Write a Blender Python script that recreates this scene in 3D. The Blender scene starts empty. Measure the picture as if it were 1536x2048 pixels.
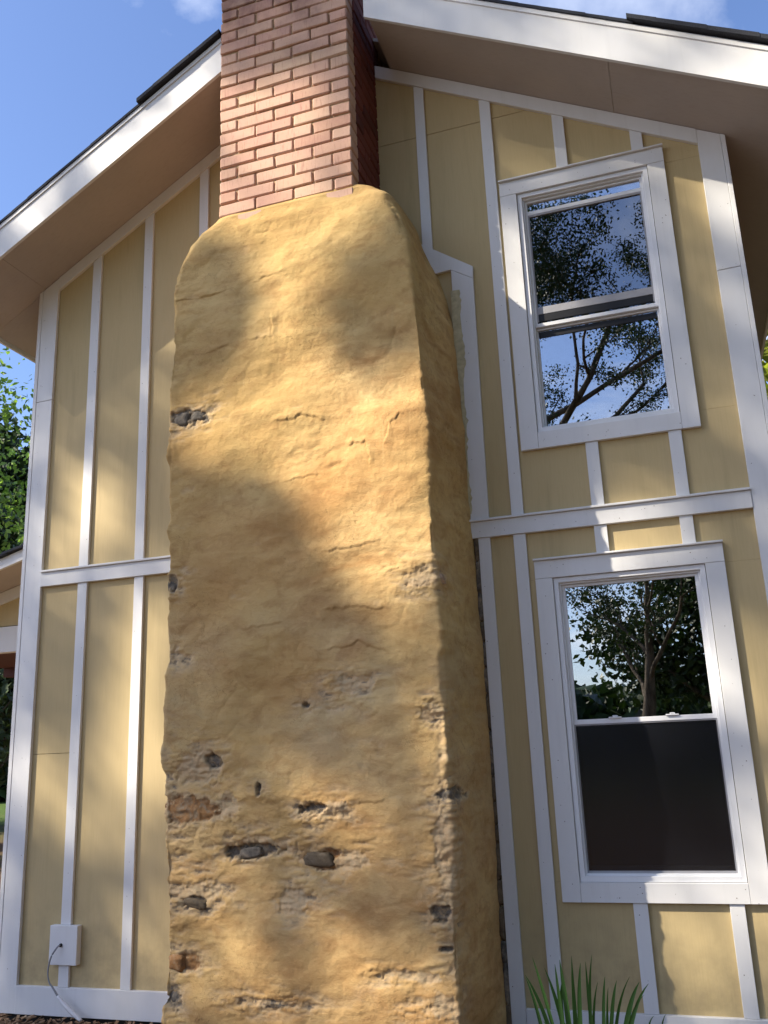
import bpy, bmesh, math, random
import numpy as np
from mathutils import Vector, Matrix
random.seed(7)
rng = np.random.default_rng(7)
scene = bpy.context.scene
C = scene.collection

# ------------------------------------------------------------------ camera
cam_d = bpy.data.cameras.new('camera')
cam = bpy.data.objects.new('camera', cam_d); C.objects.link(cam); scene.camera = cam
cam_d.sensor_fit = 'HORIZONTAL'; cam_d.sensor_width = 36.0
cam_d.lens = 1781.4 / 1536 * 36.0
cam_d.clip_start = 0.05; cam_d.clip_end = 1000
yaw, pitch, roll = -0.308994, 0.261764, -0.0411490
fwd = Vector((math.sin(yaw) * math.cos(pitch), math.cos(yaw) * math.cos(pitch), math.sin(pitch)))
rt = Vector((math.cos(yaw), -math.sin(yaw), 0)); up = rt.cross(fwd)
r2 = math.cos(roll) * rt + math.sin(roll) * up
u2 = -math.sin(roll) * rt + math.cos(roll) * up
cam.matrix_world = Matrix(((r2.x, u2.x, -fwd.x, 0.0), (r2.y, u2.y, -fwd.y, -4.8), (r2.z, u2.z, -fwd.z, 1.392), (0, 0, 0, 1)))

# ------------------------------------------------------------------ light
SUN = Vector((-1.5, -1.0, 1.47))            # towards the sun
sun_el = math.atan2(1.47, math.hypot(1.5, 1.0))
sun_az = math.atan2(-1.5, -1.0)             # clockwise from +Y
sd = bpy.data.lights.new('sun', 'SUN'); sd.energy = 4.6; sd.angle = math.radians(0.53); sd.color = (1.0, 0.90, 0.74)
so = bpy.data.objects.new('sun', sd); C.objects.link(so); so.rotation_euler = SUN.to_track_quat('Z', 'Y').to_euler(); so.location = (-15, -10, 20)

w = bpy.data.worlds.new('World'); scene.world = w; w.use_nodes = True
nt = w.node_tree; nt.nodes.clear()
out = nt.nodes.new('ShaderNodeOutputWorld'); bg = nt.nodes.new('ShaderNodeBackground')
sky = nt.nodes.new('ShaderNodeTexSky'); sky.sky_type = 'NISHITA'; sky.sun_disc = False
sky.sun_elevation = sun_el; sky.sun_rotation = sun_az % (2 * math.pi)
sky.air_density = 1.0; sky.dust_density = 1.2; sky.ozone_density = 1.5
geo = nt.nodes.new('ShaderNodeTexCoord'); sep = nt.nodes.new('ShaderNodeSeparateXYZ')
nt.links.new(geo.outputs['Generated'], sep.inputs[0])
def wm(op, a, b=None, clamp=False):
    n = nt.nodes.new('ShaderNodeMath'); n.operation = op; n.use_clamp = clamp
    for i, v in enumerate((a, b)):
        if v is None: continue
        if isinstance(v, (int, float)): n.inputs[i].default_value = v
        else: nt.links.new(v, n.inputs[i])
    return n.outputs[0]
zc = wm('ADD', wm('MAXIMUM', sep.outputs[2], 0.0), 0.22)
comb = nt.nodes.new('ShaderNodeCombineXYZ')
nt.links.new(wm('DIVIDE', sep.outputs[0], zc), comb.inputs[0]); nt.links.new(wm('DIVIDE', sep.outputs[1], zc), comb.inputs[1])
cn = nt.nodes.new('ShaderNodeTexNoise'); cn.inputs['Scale'].default_value = 1.9; cn.inputs['Detail'].default_value = 9; cn.inputs['Roughness'].default_value = 0.56; cn.inputs['Distortion'].default_value = 0.35
nt.links.new(comb.outputs[0], cn.inputs['Vector'])
cr = nt.nodes.new('ShaderNodeValToRGB'); cr.color_ramp.elements[0].position = 0.50; cr.color_ramp.elements[1].position = 0.76
nt.links.new(cn.outputs[0], cr.inputs[0])
# thicker bank of cloud low down
low = wm('SUBTRACT', 1.0, wm('MULTIPLY', wm('MAXIMUM', sep.outputs[2], 0.0), 2.6), True)
cf = wm('MAXIMUM', wm('MULTIPLY', cr.outputs[0], 0.9), wm('MULTIPLY', low, 0.18), True)
tint = nt.nodes.new('ShaderNodeMix'); tint.data_type = 'RGBA'; tint.blend_type = 'MULTIPLY'; tint.inputs[0].default_value = 1
nt.links.new(sky.outputs[0], tint.inputs[6]); tint.inputs[7].default_value = (0.95, 1.03, 1.26, 1)
cm = nt.nodes.new('ShaderNodeMix'); cm.data_type = 'RGBA'
nt.links.new(cf, cm.inputs[0]); nt.links.new(tint.outputs[2], cm.inputs[6]); cm.inputs[7].default_value = (8.6, 8.9, 9.6, 1)
nt.links.new(cm.outputs[2], bg.inputs[0]); bg.inputs[1].default_value = 0.092
nt.links.new(bg.outputs[0], out.inputs[0])

vs = scene.view_settings; vs.view_transform = 'Standard'; vs.look = 'None'; vs.gamma = 1; vs.use_curve_mapping = False; vs.exposure = 1.25
scene.cycles.max_bounces = 8; scene.cycles.transparent_max_bounces = 12

# ------------------------------------------------------------------ helpers
def tag(o, label=None, cat=None, group=None, kind=None):
    if label: o['label'] = label
    if cat: o['category'] = cat
    if group: o['group'] = group
    if kind: o['kind'] = kind
    return o
def empty(name, loc=(0, 0, 0), parent=None):
    o = bpy.data.objects.new(name, None); C.objects.link(o); o.location = loc
    if parent: o.parent = parent
    return o
def link(name, me, mat=None, parent=None, smooth=False):
    o = bpy.data.objects.new(name, me); C.objects.link(o)
    if mat and not me.materials: me.materials.append(mat)
    if smooth: me.polygons.foreach_set('use_smooth', [True] * len(me.polygons))
    if parent:
        o.parent = parent
        o.matrix_parent_inverse = Matrix.Translation(-abs_loc(parent))
    return o
def abs_loc(p):
    v = Vector((0, 0, 0)); q = p
    v += q.location
    return v if not (q.parent and False) else v
def mesh(name, v, f):
    me = bpy.data.meshes.new(name); me.from_pydata([tuple(p) for p in v], [], [tuple(q) for q in f]); me.update(); return me
def prism(name, poly, y0, y1, mat, parent, bev=0.0015, smooth=False):
    """polygon in the x-z plane, from y0 (front) to y1 (back)"""
    bm = bmesh.new(); n = len(poly)
    a = [bm.verts.new((x, y0, z)) for x, z in poly]; b = [bm.verts.new((x, y1, z)) for x, z in poly]
    bm.faces.new(a); bm.faces.new(b[::-1])
    for i in range(n): bm.faces.new((a[i], b[i], b[(i + 1) % n], a[(i + 1) % n]))
    bmesh.ops.recalc_face_normals(bm, faces=bm.faces)
    if bev: bmesh.ops.bevel(bm, geom=list(bm.edges), offset=bev, segments=1, affect='EDGES')
    me = bpy.data.meshes.new(name); bm.to_mesh(me); bm.free()
    return link(name, me, mat, parent)
def board(name, x0, x1, z0, z1, y0, y1, mat, parent, bev=0.0015):
    return prism(name, [(x0, z0), (x1, z0), (x1, z1), (x0, z1)], y0, y1, mat, parent, bev)
def hexa(name, v8, mat, parent):
    f = [(0, 1, 2, 3), (7, 6, 5, 4), (0, 4, 5, 1), (1, 5, 6, 2), (2, 6, 7, 3), (3, 7, 4, 0)]
    bm = bmesh.new(); vv = [bm.verts.new(p) for p in v8]
    for q in f: bm.faces.new([vv[i] for i in q])
    bmesh.ops.recalc_face_normals(bm, faces=bm.faces)
    me = bpy.data.meshes.new(name); bm.to_mesh(me); bm.free()
    return link(name, me, mat, parent)

# value noise for shaping geometry
def lattice(seed, shape): return np.random.default_rng(seed).random(shape)
def vnoise(x, y, z, seed):
    L = lattice(seed, (64, 64, 64))
    xi, yi, zi = np.floor(x).astype(int), np.floor(y).astype(int), np.floor(z).astype(int)
    fx, fy, fz = x - xi, y - yi, z - zi
    s = lambda t: t * t * t * (t * (t * 6 - 15) + 10)
    fx, fy, fz = s(fx), s(fy), s(fz)
    r = 0
    for a in (0, 1):
        for b in (0, 1):
            for c in (0, 1):
                wgt = (fx if a else 1 - fx) * (fy if b else 1 - fy) * (fz if c else 1 - fz)
                r = r + wgt * L[(xi + a) % 64, (yi + b) % 64, (zi + c) % 64]
    return r * 2 - 1
def fbm(x, y, z, seed, octv=4, gain=0.5):
    r = 0; a = 1.0; f = 1.0; t = 0
    for o in range(octv):
        r = r + a * vnoise(x * f + o * 7.3, y * f + o * 3.1, z * f + o * 5.7, seed + o); t += a; a *= gain; f *= 2.03
    return r / t

# ------------------------------------------------------------------ materials
class NT:
    def __init__(s, name):
        s.m = bpy.data.materials.new(name); s.m.use_nodes = True; s.t = s.m.node_tree; s.t.nodes.clear()
        s.out = s.t.nodes.new('ShaderNodeOutputMaterial'); s.b = s.t.nodes.new('ShaderNodeBsdfPrincipled')
        s.t.links.new(s.b.outputs[0], s.out.inputs[0]); s.tc = s.t.nodes.new('ShaderNodeTexCoord').outputs['Object']
    def n(s, typ, **kw):
        k = s.t.nodes.new(typ)
        for a, b in kw.items(): setattr(k, a, b)
        return k
    def l(s, a, b): s.t.links.new(a, b)
    def noise(s, scale, detail=4, rough=0.55, stretch=(1, 1, 1), dist=0, vec=None):
        mp = s.n('ShaderNodeMapping'); mp.inputs['Scale'].default_value = stretch; s.l(vec or s.tc, mp.inputs[0])
        k = s.n('ShaderNodeTexNoise'); k.inputs['Scale'].default_value = scale; k.inputs['Detail'].default_value = detail
        k.inputs['Roughness'].default_value = rough; k.inputs['Distortion'].default_value = dist; s.l(mp.outputs[0], k.inputs['Vector'])
        return k.outputs[0]
    def ramp(s, fac, stops):
        k = s.n('ShaderNodeValToRGB'); e = k.color_ramp.elements
        while len(e) < len(stops): e.new(0.5)
        for i, (p, c) in enumerate(stops): e[i].position = p; e[i].color = (*c, 1) if not isinstance(c, (int, float)) else (c, c, c, 1)
        s.l(fac, k.inputs[0]); return k.outputs[0]
    def mix(s, fac, a, b, mode='MIX'):
        k = s.n('ShaderNodeMix', data_type='RGBA', blend_type=mode)
        for i, v in ((0, fac), (6, a), (7, b)):
            if isinstance(v, (int, float)): k.inputs[i].default_value = v
            elif isinstance(v, tuple): k.inputs[i].default_value = (*v, 1)
            else: s.l(v, k.inputs[i])
        return k.outputs[2]
    def math(s, op, a, b=None, clamp=False):
        k = s.n('ShaderNodeMath', operation=op, use_clamp=clamp)
        for i, v in enumerate((a, b)):
            if v is None: continue
            if isinstance(v, (int, float)): k.inputs[i].default_value = v
            else: s.l(v, k.inputs[i])
        return k.outputs[0]
    def bump(s, h, strength, dist=0.01, prev=None):
        k = s.n('ShaderNodeBump'); k.inputs['Strength'].default_value = strength; k.inputs['Distance'].default_value = dist
        s.l(h, k.inputs['Height'])
        if prev: s.l(prev, k.inputs['Normal'])
        return k.outputs[0]
    def fin(s, col, rough=0.7, normal=None, spec=0.3):
        if isinstance(col, tuple): s.b.inputs['Base Color'].default_value = (*col, 1)
        else: s.l(col, s.b.inputs['Base Color'])
        if isinstance(rough, (int, float)): s.b.inputs['Roughness'].default_value = rough
        else: s.l(rough, s.b.inputs['Roughness'])
        s.b.inputs['Specular IOR Level'].default_value = spec
        if normal: s.l(normal, s.b.inputs['Normal'])
        return s.m

def white_paint(name, base=(0.70, 0.70, 0.70), grain=(6, 6, 60)):
    k = NT(name)
    d = k.noise(3.0, 5, 0.6, (1, 1, 0.35)); st = k.noise(22, 4, 0.6, (1, 1, 0.06)); sp = k.noise(120, 2, 0.5)
    c = k.mix(k.ramp(d, [(0.42, 0.0), (0.75, 0.55)]), base, tuple(x * y for x, y in zip(base, (0.86, 0.85, 0.82))))
    c = k.mix(k.ramp(st, [(0.55, 0.0), (0.8, 0.35)]), c, tuple(x * 0.8 for x in base))
    c = k.mix(k.ramp(sp, [(0.74, 0.0), (0.80, 0.45)]), c, (0.3, 0.28, 0.25))
    n = k.bump(st, 0.12, 0.004); n = k.bump(sp, 0.08, 0.002, n)
    return k.fin(c, 0.55, n, 0.35)
M_white = white_paint('white_trim_paint')
M_vinyl = white_paint('white_vinyl', (0.74, 0.75, 0.77))

def yellow():
    k = NT('yellow_siding_paint')
    big = k.noise(0.9, 4, 0.55); st = k.noise(3.2, 5, 0.6, (1, 1, 0.12)); fine = k.noise(60, 4, 0.7, (2.2, 1, 0.09)); sp = k.noise(90, 2, 0.5)
    c = k.mix(k.ramp(big, [(0.35, 0.0), (0.68, 1.0)]), (0.49, 0.385, 0.20), (0.54, 0.42, 0.225))
    c = k.mix(k.ramp(st, [(0.5, 0.0), (0.8, 0.4)]), c, (0.40, 0.30, 0.15))
    c = k.mix(k.ramp(fine, [(0.45, 0.0), (0.75, 0.22)]), c, (0.35, 0.26, 0.11))
    c = k.mix(k.ramp(sp, [(0.78, 0.0), (0.84, 0.5)]), c, (0.25, 0.2, 0.12))
    gz = k.n('ShaderNodeSeparateXYZ'); k.l(k.n('ShaderNodeNewGeometry').outputs['Position'], gz.inputs[0])
    spl = k.math('MULTIPLY', k.math('SUBTRACT', 0.75, gz.outputs[2], True), k.ramp(k.noise(9, 5, 0.65), [(0.4, 0.0), (0.65, 0.8)]))
    c = k.mix(spl, c, (0.27, 0.21, 0.12))
    drip = k.noise(7, 5, 0.65, (1.4, 1, 0.10), 0.2)
    c = k.mix(k.ramp(drip, [(0.55, 0.0), (0.75, 0.38)]), c, (0.33, 0.26, 0.13))
    n = k.bump(fine, 0.28, 0.003); n = k.bump(big, 0.3, 0.03, n); n = k.bump(k.noise(220, 3), 0.10, 0.002, n)
    return k.fin(c, 0.72, n, 0.25)
M_yellow = yellow()
def soffit_mat():
    k = NT('soffit_paint')
    d = k.noise(2.0, 4); f = k.noise(40, 3, 0.6, (0.15, 2, 1))
    c = k.mix(k.ramp(d, [(0.35, 0.0), (0.7, 1.0)]), (0.41, 0.365, 0.34), (0.47, 0.415, 0.38))
    c = k.mix(k.ramp(f, [(0.5, 0.0), (0.8, 0.3)]), c, (0.32, 0.26, 0.21))
    return k.fin(c, 0.75, k.bump(f, 0.1, 0.003), 0.2)
M_soffit = soffit_mat()
def shingle_mat():
    k = NT('dark_asphalt_shingle')
    g = k.noise(350, 2, 0.5); b = k.noise(4, 3)
    c = k.mix(k.ramp(g, [(0.35, 0.0), (0.7, 1.0)]), (0.018, 0.021, 0.030), (0.06, 0.064, 0.075))
    c = k.mix(k.ramp(b, [(0.4, 0.0), (0.7, 0.5)]), c, (0.03, 0.03, 0.035))
    return k.fin(c, 0.9, k.bump(g, 0.4, 0.003), 0.2)
M_shingle = shingle_mat()
def brick_mat():
    k = NT('pink_red_brick')
    oi = k.n('ShaderNodeObjectInfo').outputs['Random']
    tcg = k.n('ShaderNodeNewGeometry').outputs['Position']
    a = k.noise(9, 5, 0.6, vec=tcg); st = k.noise(60, 4, 0.6, (1.6, 1.6, 0.18), vec=tcg); sp = k.noise(160, 3, 0.6, vec=tcg)
    top_shade = k.noise(2.2, 5, 0.65, vec=tcg)
    c = k.ramp(oi, [(0.0, (0.58, 0.345, 0.26)), (0.3, (0.63, 0.41, 0.30)), (0.55, (0.54, 0.31, 0.235)), (0.8, (0.65, 0.46, 0.32)), (1.0, (0.46, 0.24, 0.18))])
    c = k.mix(k.ramp(a, [(0.4, 0.0), (0.72, 0.7)]), c, (0.60, 0.38, 0.26))
    c = k.mix(k.ramp(st, [(0.56, 0.0), (0.72, 0.45)]), c, (0.30, 0.11, 0.09))
    c = k.mix(k.ramp(sp, [(0.66, 0.0), (0.76, 0.6)]), c, (0.20, 0.10, 0.08))
    pz = k.n('ShaderNodeSeparateXYZ'); k.l(tcg, pz.inputs[0])
    hi = k.math('MULTIPLY', k.math('SUBTRACT', pz.outputs[2], 5.35), 1.4, True)
    c = k.mix(k.math('MULTIPLY', k.ramp(top_shade, [(0.40, 0.0), (0.62, 0.75)]), hi), c, (0.15, 0.075, 0.07))  # dappled tree shade painted into the upper bricks
    # flanks of the stack use a separate brick with shade in its colour
    sx = k.n('ShaderNodeSeparateXYZ'); k.l(tcg, sx.inputs[0])
    nn = k.bump(sp, 0.35, 0.004); nn = k.bump(a, 0.2, 0.01, nn)
    return k.fin(c, 0.85, nn, 0.2)
M_brick = brick_mat()
def brick_shaded():  # darker copy of the brick, flank shade painted in
    k = NT('shaded_red_brick')
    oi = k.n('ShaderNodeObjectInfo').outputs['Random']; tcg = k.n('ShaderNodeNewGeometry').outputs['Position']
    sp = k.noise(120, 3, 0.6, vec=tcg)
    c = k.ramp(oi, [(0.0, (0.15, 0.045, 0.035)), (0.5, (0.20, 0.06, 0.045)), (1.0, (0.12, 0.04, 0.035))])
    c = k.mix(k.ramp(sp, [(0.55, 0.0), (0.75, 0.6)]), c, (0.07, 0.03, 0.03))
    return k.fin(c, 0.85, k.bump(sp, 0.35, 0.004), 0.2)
M_brick_shade = brick_shaded()
def mortar_mat():
    k = NT('tan_mortar'); f = k.noise(90, 4, 0.6); b = k.noise(7, 3)
    c = k.mix(k.ramp(b, [(0.35, 0.0), (0.65, 1.0)]), (0.47, 0.33, 0.19), (0.34, 0.21, 0.13))
    c = k.mix(k.ramp(f, [(0.5, 0.0), (0.75, 0.6)]), c, (0.22, 0.15, 0.1))
    return k.fin(c, 0.9, k.bump(f, 0.6, 0.006), 0.15)
M_mortar = mortar_mat()
def stucco_mat():
    k = NT('ochre_lime_render')
    at = lambda nm: k.n('ShaderNodeAttribute', attribute_name=nm).outputs['Fac']
    pale, stone, cre = at('pale'), at('stone'), at('crease')
    hv = k.n('ShaderNodeTexVoronoi', feature='DISTANCE_TO_EDGE'); hm = k.n('ShaderNodeMapping'); hm.inputs['Scale'].default_value = (2.6, 2.6, 3.6)
    hd = k.n('ShaderNodeTexNoise'); hd.inputs['Scale'].default_value = 6; hd.inputs['Detail'].default_value = 5; k.l(k.tc, hd.inputs['Vector'])
    ha = k.n('ShaderNodeVectorMath', operation='MULTIPLY_ADD'); k.l(hd.outputs['Color'], ha.inputs[0]); ha.inputs[1].default_value = (.35, .35, .35); k.l(k.tc, ha.inputs[2]); k.l(ha.outputs[0], hm.inputs[0]); k.l(hm.outputs[0], hv.inputs['Vector'])
    hair = k.math('MULTIPLY', k.ramp(hv.outputs['Distance'], [(0.0, 1.0), (0.014, 0.0)]), k.ramp(k.noise(1.8, 3), [(0.5, 0.0), (0.6, 1.0)]))
    A = k.noise(1.3, 5, 0.55, (1, 1, 1.25)); B = k.noise(4.5, 6, 0.62, (0.7, 1, 1.6), 0.6); D = k.noise(0.8, 3, 0.5, (1, 1, 0.9)); sm = k.noise(34, 5, 0.65); sp = k.noise(210, 3, 0.6); vs_ = k.noise(26, 3, 0.6, (1.6, 1, 0.07))
    c = k.mix(k.ramp(A, [(0.33, 0.0), (0.68, 1.0)]), (0.47, 0.268, 0.098), (0.72, 0.508, 0.232))
    c = k.mix(k.ramp(B, [(0.42, 0.0), (0.70, 0.85)]), c, (0.39, 0.205, 0.076))
    c = k.mix(k.ramp(D, [(0.46, 0.0), (0.64, 0.55)]), c, (0.50, 0.355, 0.14))
    # greyer scoured patches low on the stack
    pz = k.n('ShaderNodeSeparateXYZ'); k.l(k.tc, pz.inputs[0])
    lowz = k.math('SUBTRACT', 1.0, k.math('ABSOLUTE', k.math('MULTIPLY', k.math('SUBTRACT', pz.outputs[2], 1.5), 0.9)), True)
    G = k.noise(2.1, 5, 0.6, (0.8, 1, 1.5))
    c = k.mix(k.math('MULTIPLY', k.ramp(G, [(0.45, 0.0), (0.63, 0.6)]), lowz), c, (0.44, 0.34, 0.19))
    c = k.mix(k.ramp(vs_, [(0.62, 0.0), (0.76, 0.22)]), c, (0.66, 0.47, 0.22))
    E2 = k.noise(10, 6, 0.65, (0.8, 1, 1.3), 0.8)
    c = k.mix(k.ramp(E2, [(0.50, 0.0), (0.70, 0.5)]), c, (0.33, 0.18, 0.07))
    c = k.mix(k.ramp(sm, [(0.58, 0.0), (0.76, 0.35)]), c, (0.33, 0.17, 0.06))
    c = k.mix(k.ramp(sp, [(0.62, 0.0), (0.78, 0.35)]), c, (0.74, 0.52, 0.26))
    trow = k.noise(7, 4, 0.6, (0.35, 1, 3.2), 0.4)
    c = k.mix(k.ramp(trow, [(0.56, 0.0), (0.72, 0.18)]), c, (0.66, 0.48, 0.23))
    c = k.mix(k.math('MULTIPLY', hair, 0.55), c, (0.16, 0.09, 0.04))
    c = k.mix(k.math('MULTIPLY', cre, 0.18), c, (0.27, 0.14, 0.055))
    pm = k.math('MULTIPLY', pale, k.ramp(k.noise(16, 5, 0.65), [(0.3, 0.55), (0.55, 1.0)]))
    pc = k.mix(k.ramp(k.noise(22, 5, 0.7), [(0.4, 0.0), (0.66, 1.0)]), (0.60, 0.43, 0.25), (0.42, 0.34, 0.22))
    c = k.mix(k.math('MULTIPLY', pm, 0.85), c, pc)
    sc = k.ramp(k.noise(30, 5, 0.7, dist=0.8), [(0.34, (0.045, 0.045, 0.047)), (0.47, (0.13, 0.12, 0.105)), (0.58, (0.24, 0.18, 0.11)), (0.70, (0.42, 0.32, 0.2))])
    sr = k.ramp(k.noise(14, 5, 0.7, dist=0.5), [(0.34, (0.10, 0.055, 0.035)), (0.47, (0.30, 0.145, 0.05)), (0.58, (0.26, 0.19, 0.12)), (0.70, (0.42, 0.31, 0.19))])
    c = k.mix(k.math('MULTIPLY', stone, 0.9), c, k.mix(at('rust'), sc, sr))
    n = k.bump(sp, 0.5, 0.004); n = k.bump(sm, 0.30, 0.012, n); n = k.bump(trow, 0.10, 0.02, n); n = k.bump(k.math('MULTIPLY', hair, -1), 0.35, 0.004, n); n = k.bump(k.noise(70, 4, 0.6, (1, 1, 1.5)), 0.3, 0.006, n)
    return k.fin(c, 0.9, n, 0.15)
M_stucco = stucco_mat()
def rock(name, c0, c1, c2):
    k = NT(name); v = k.n('ShaderNodeNewGeometry').outputs['Position']; a = k.noise(18, 6, 0.7, vec=v, dist=0.5); f = k.noise(90, 4, 0.6, vec=v)
    c = k.ramp(a, [(0.32, c0), (0.52, c1), (0.7, c2)])
    return k.fin(c, 0.85, k.bump(f, 0.5, 0.006), 0.3)
M_rgrey = rock('grey_fieldstone', (0.05, 0.045, 0.04), (0.15, 0.13, 0.105), (0.32, 0.25, 0.17))
M_rrust = rock('rusty_fieldstone', (0.09, 0.055, 0.035), (0.30, 0.15, 0.055), (0.33, 0.25, 0.16))
M_rpale = rock('pale_fieldstone', (0.30, 0.21, 0.14), (0.48, 0.33, 0.22), (0.55, 0.30, 0.12))
M_rbrown = rock('brown_fieldstone', (0.07, 0.055, 0.04), (0.14, 0.105, 0.065), (0.2, 0.16, 0.11))
def plain(name, c, rough=0.6, spec=0.3, var=0.15, sc=12):
    k = NT(name); a = k.noise(sc, 4)
    return k.fin(k.mix(k.ramp(a, [(0.35, 0.0), (0.7, 1.0)]), c, tuple(x * (1 - var) for x in c)), rough, None, spec)
M_dark = plain('flat_black', (0.012, 0.012, 0.014), 0.5)
M_nail = plain('rusty_nail', (0.22, 0.19, 0.17), 0.6)
M_found = plain('dark_foundation', (0.05, 0.045, 0.04), 0.9)
M_grey = plain('grey_sash_vinyl', (0.34, 0.34, 0.36), 0.5)
M_cable = plain('grey_cable_jacket', (0.27, 0.28, 0.30), 0.5)
M_tape = plain('white_cable_sleeve', (0.72, 0.72, 0.74), 0.5)
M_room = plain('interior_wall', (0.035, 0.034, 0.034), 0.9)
M_ceil = plain('porch_ceiling_brown', (0.10, 0.035, 0.028), 0.7)
M_caulk = plain('yellowed_caulk', (0.56, 0.50, 0.31), 0.6, var=0.3, sc=30)
def glass(name, refl, tint, rough=0.0, wav=0.0):
    k = NT(name); k.t.nodes.remove(k.b)
    g = k.n('ShaderNodeBsdfGlossy'); g.inputs['Roughness'].default_value = rough; g.inputs['Color'].default_value = (0.94, 0.97, 1.0, 1)
    t = k.n('ShaderNodeBsdfTransparent'); t.inputs['Color'].default_value = (*tint, 1)
    lw = k.n('ShaderNodeFresnel'); lw.inputs['IOR'].default_value = 1.5
    f = k.math('ADD', lw.outputs[0], refl, True)
    m = k.n('ShaderNodeMixShader'); k.l(f, m.inputs[0]); k.l(t.outputs[0], m.inputs[1]); k.l(g.outputs[0], m.inputs[2]); k.l(m.outputs[0], k.out.inputs[0])
    if wav:
        k.l(k.bump(k.noise(3.0, 2, 0.4), wav, 0.01), g.inputs['Normal'])
    return k.m
M_glass = glass('window_glass', 0.33, (0.6, 0.62, 0.62), 0.0, 0.03)
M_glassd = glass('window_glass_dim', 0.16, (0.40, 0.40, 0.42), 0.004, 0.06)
def screen():
    k = NT('insect_screen'); k.t.nodes.remove(k.b)
    d = k.n('ShaderNodeBsdfPrincipled'); d.inputs['Base Color'].default_value = (0.012, 0.013, 0.017, 1); d.inputs['Roughness'].default_value = 0.16
    t = k.n('ShaderNodeBsdfTransparent'); m = k.n('ShaderNodeMixShader'); m.inputs[0].default_value = 0.72
    k.l(t.outputs[0], m.inputs[1]); k.l(d.outputs[0], m.inputs[2]); k.l(m.outputs[0], k.out.inputs[0]); return k.m
M_screen = screen()
def leaf(name, c0, c1, tr=0.35):
    k = NT(name)
    oi = k.n('ShaderNodeNewGeometry').outputs['Random Per Island']
    c = k.ramp(oi, [(0.0, c0), (0.6, c1), (1.0, tuple(min(1, x * 1.5) for x in c1))])
    k.fin(c, 0.5, None, 0.3)
    t = k.n('ShaderNodeBsdfTranslucent'); k.l(k.mix(1.0, c, (1.5, 1.8, 0.7), 'MULTIPLY'), t.inputs[0])
    m = k.n('ShaderNodeMixShader'); m.inputs[0].default_value = tr
    k.l(k.b.outputs[0], m.inputs[1]); k.l(t.outputs[0], m.inputs[2]); k.l(m.outputs[0], k.out.inputs[0]); return k.m
M_leaf = leaf('green_leaf', (0.045, 0.085, 0.02), (0.085, 0.15, 0.032))
M_leafb = leaf('bright_leaf', (0.12, 0.18, 0.05), (0.21, 0.28, 0.09), 0.45)  # haze lightened into the leaf colour
M_leafd = leaf('dark_leaf', (0.018, 0.032, 0.012), (0.032, 0.055, 0.018), 0.08)
M_leafy = leaf('yellow_green_leaf', (0.10, 0.12, 0.02), (0.18, 0.19, 0.04), 0.4)
def bark():
    k = NT('tree_bark'); a = k.noise(9, 6, 0.7, (1, 1, 0.25))
    return k.fin(k.ramp(a, [(0.35, (0.05, 0.038, 0.028)), (0.65, (0.16, 0.13, 0.10))]), 0.9, k.bump(a, 0.8, 0.03), 0.1)
M_bark = bark()
def ground_mat():
    k = NT('yard_ground'); v = k.n('ShaderNodeNewGeometry').outputs['Position']
    px = k.n('ShaderNodeSeparateXYZ'); k.l(v, px.inputs[0])
    a = k.noise(0.35, 6, 0.6, vec=v); b = k.noise(40, 5, 0.65, vec=v)
    soil = k.mix(k.ramp(b, [(0.35, 0.0), (0.65, 1.0)]), (0.075, 0.045, 0.03), (0.20, 0.13, 0.085))
    grass = k.mix(k.ramp(b, [(0.35, 0.0), (0.65, 1.0)]), (0.04, 0.07, 0.02), (0.10, 0.15, 0.035))
    ln = k.n('ShaderNodeVectorMath', operation='LENGTH'); k.l(v, ln.inputs[0])
    f = k.math('SUBTRACT', k.math('MULTIPLY', ln.outputs['Value'], 0.065), k.math('MULTIPLY', a, 2.4))
    return k.fin(k.mix(k.math('ADD', f, 0.4, True), soil, grass), 0.95, k.bump(b, 0.7, 0.03), 0.1)
M_ground = ground_mat()
M_blade = leaf('strap_leaf', (0.03, 0.075, 0.02), (0.055, 0.125, 0.03), 0.25)
M_mulch = rock('wood_chip', (0.10, 0.055, 0.03), (0.30, 0.18, 0.095), (0.42, 0.33, 0.22))

# ------------------------------------------------------------------ ground
g = mesh('ground', [(-200, -200, -0.05), (200, -200, -0.05), (200, 200, -0.05), (-200, 200, -0.05)], [(0, 1, 2, 3)])
tag(link('ground', g, M_ground), kind='structure')

# ------------------------------------------------------------------ house
house = tag(empty('house', (0, 0, 0)), 'two-storey pale yellow board-and-batten house gable with white trim and dark roof', 'house')
RX, RZ, SL, SR = -1.80, 6.015, 0.589, 0.5445
XL, XR = -4.064, 0.604
EL, ER = -4.464, 0.96
def roofz(x): return RZ - (SL * (RX - x) if x < RX else SR * (x - RX))
DEPTH = 8.0
# battens: (left, right) per bay line
BL = [(-3.621, -3.551), (-3.204, -3.137), (-2.776, -2.708)]
BR = [(-1.205, -1.141), (-0.784, -0.716), (-0.346, -0.278), (0.093, 0.160)]
BAND0, BAND1 = 2.517, 2.610
WU = (-0.699, 0.262, 2.990, 4.716); WL = (-0.682, 0.284, 0.635, 2.352)
WUi = (-0.600, 0.167, 3.087, 4.622); WLi = (-0.590, 0.188, 0.727, 2.254)
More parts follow.
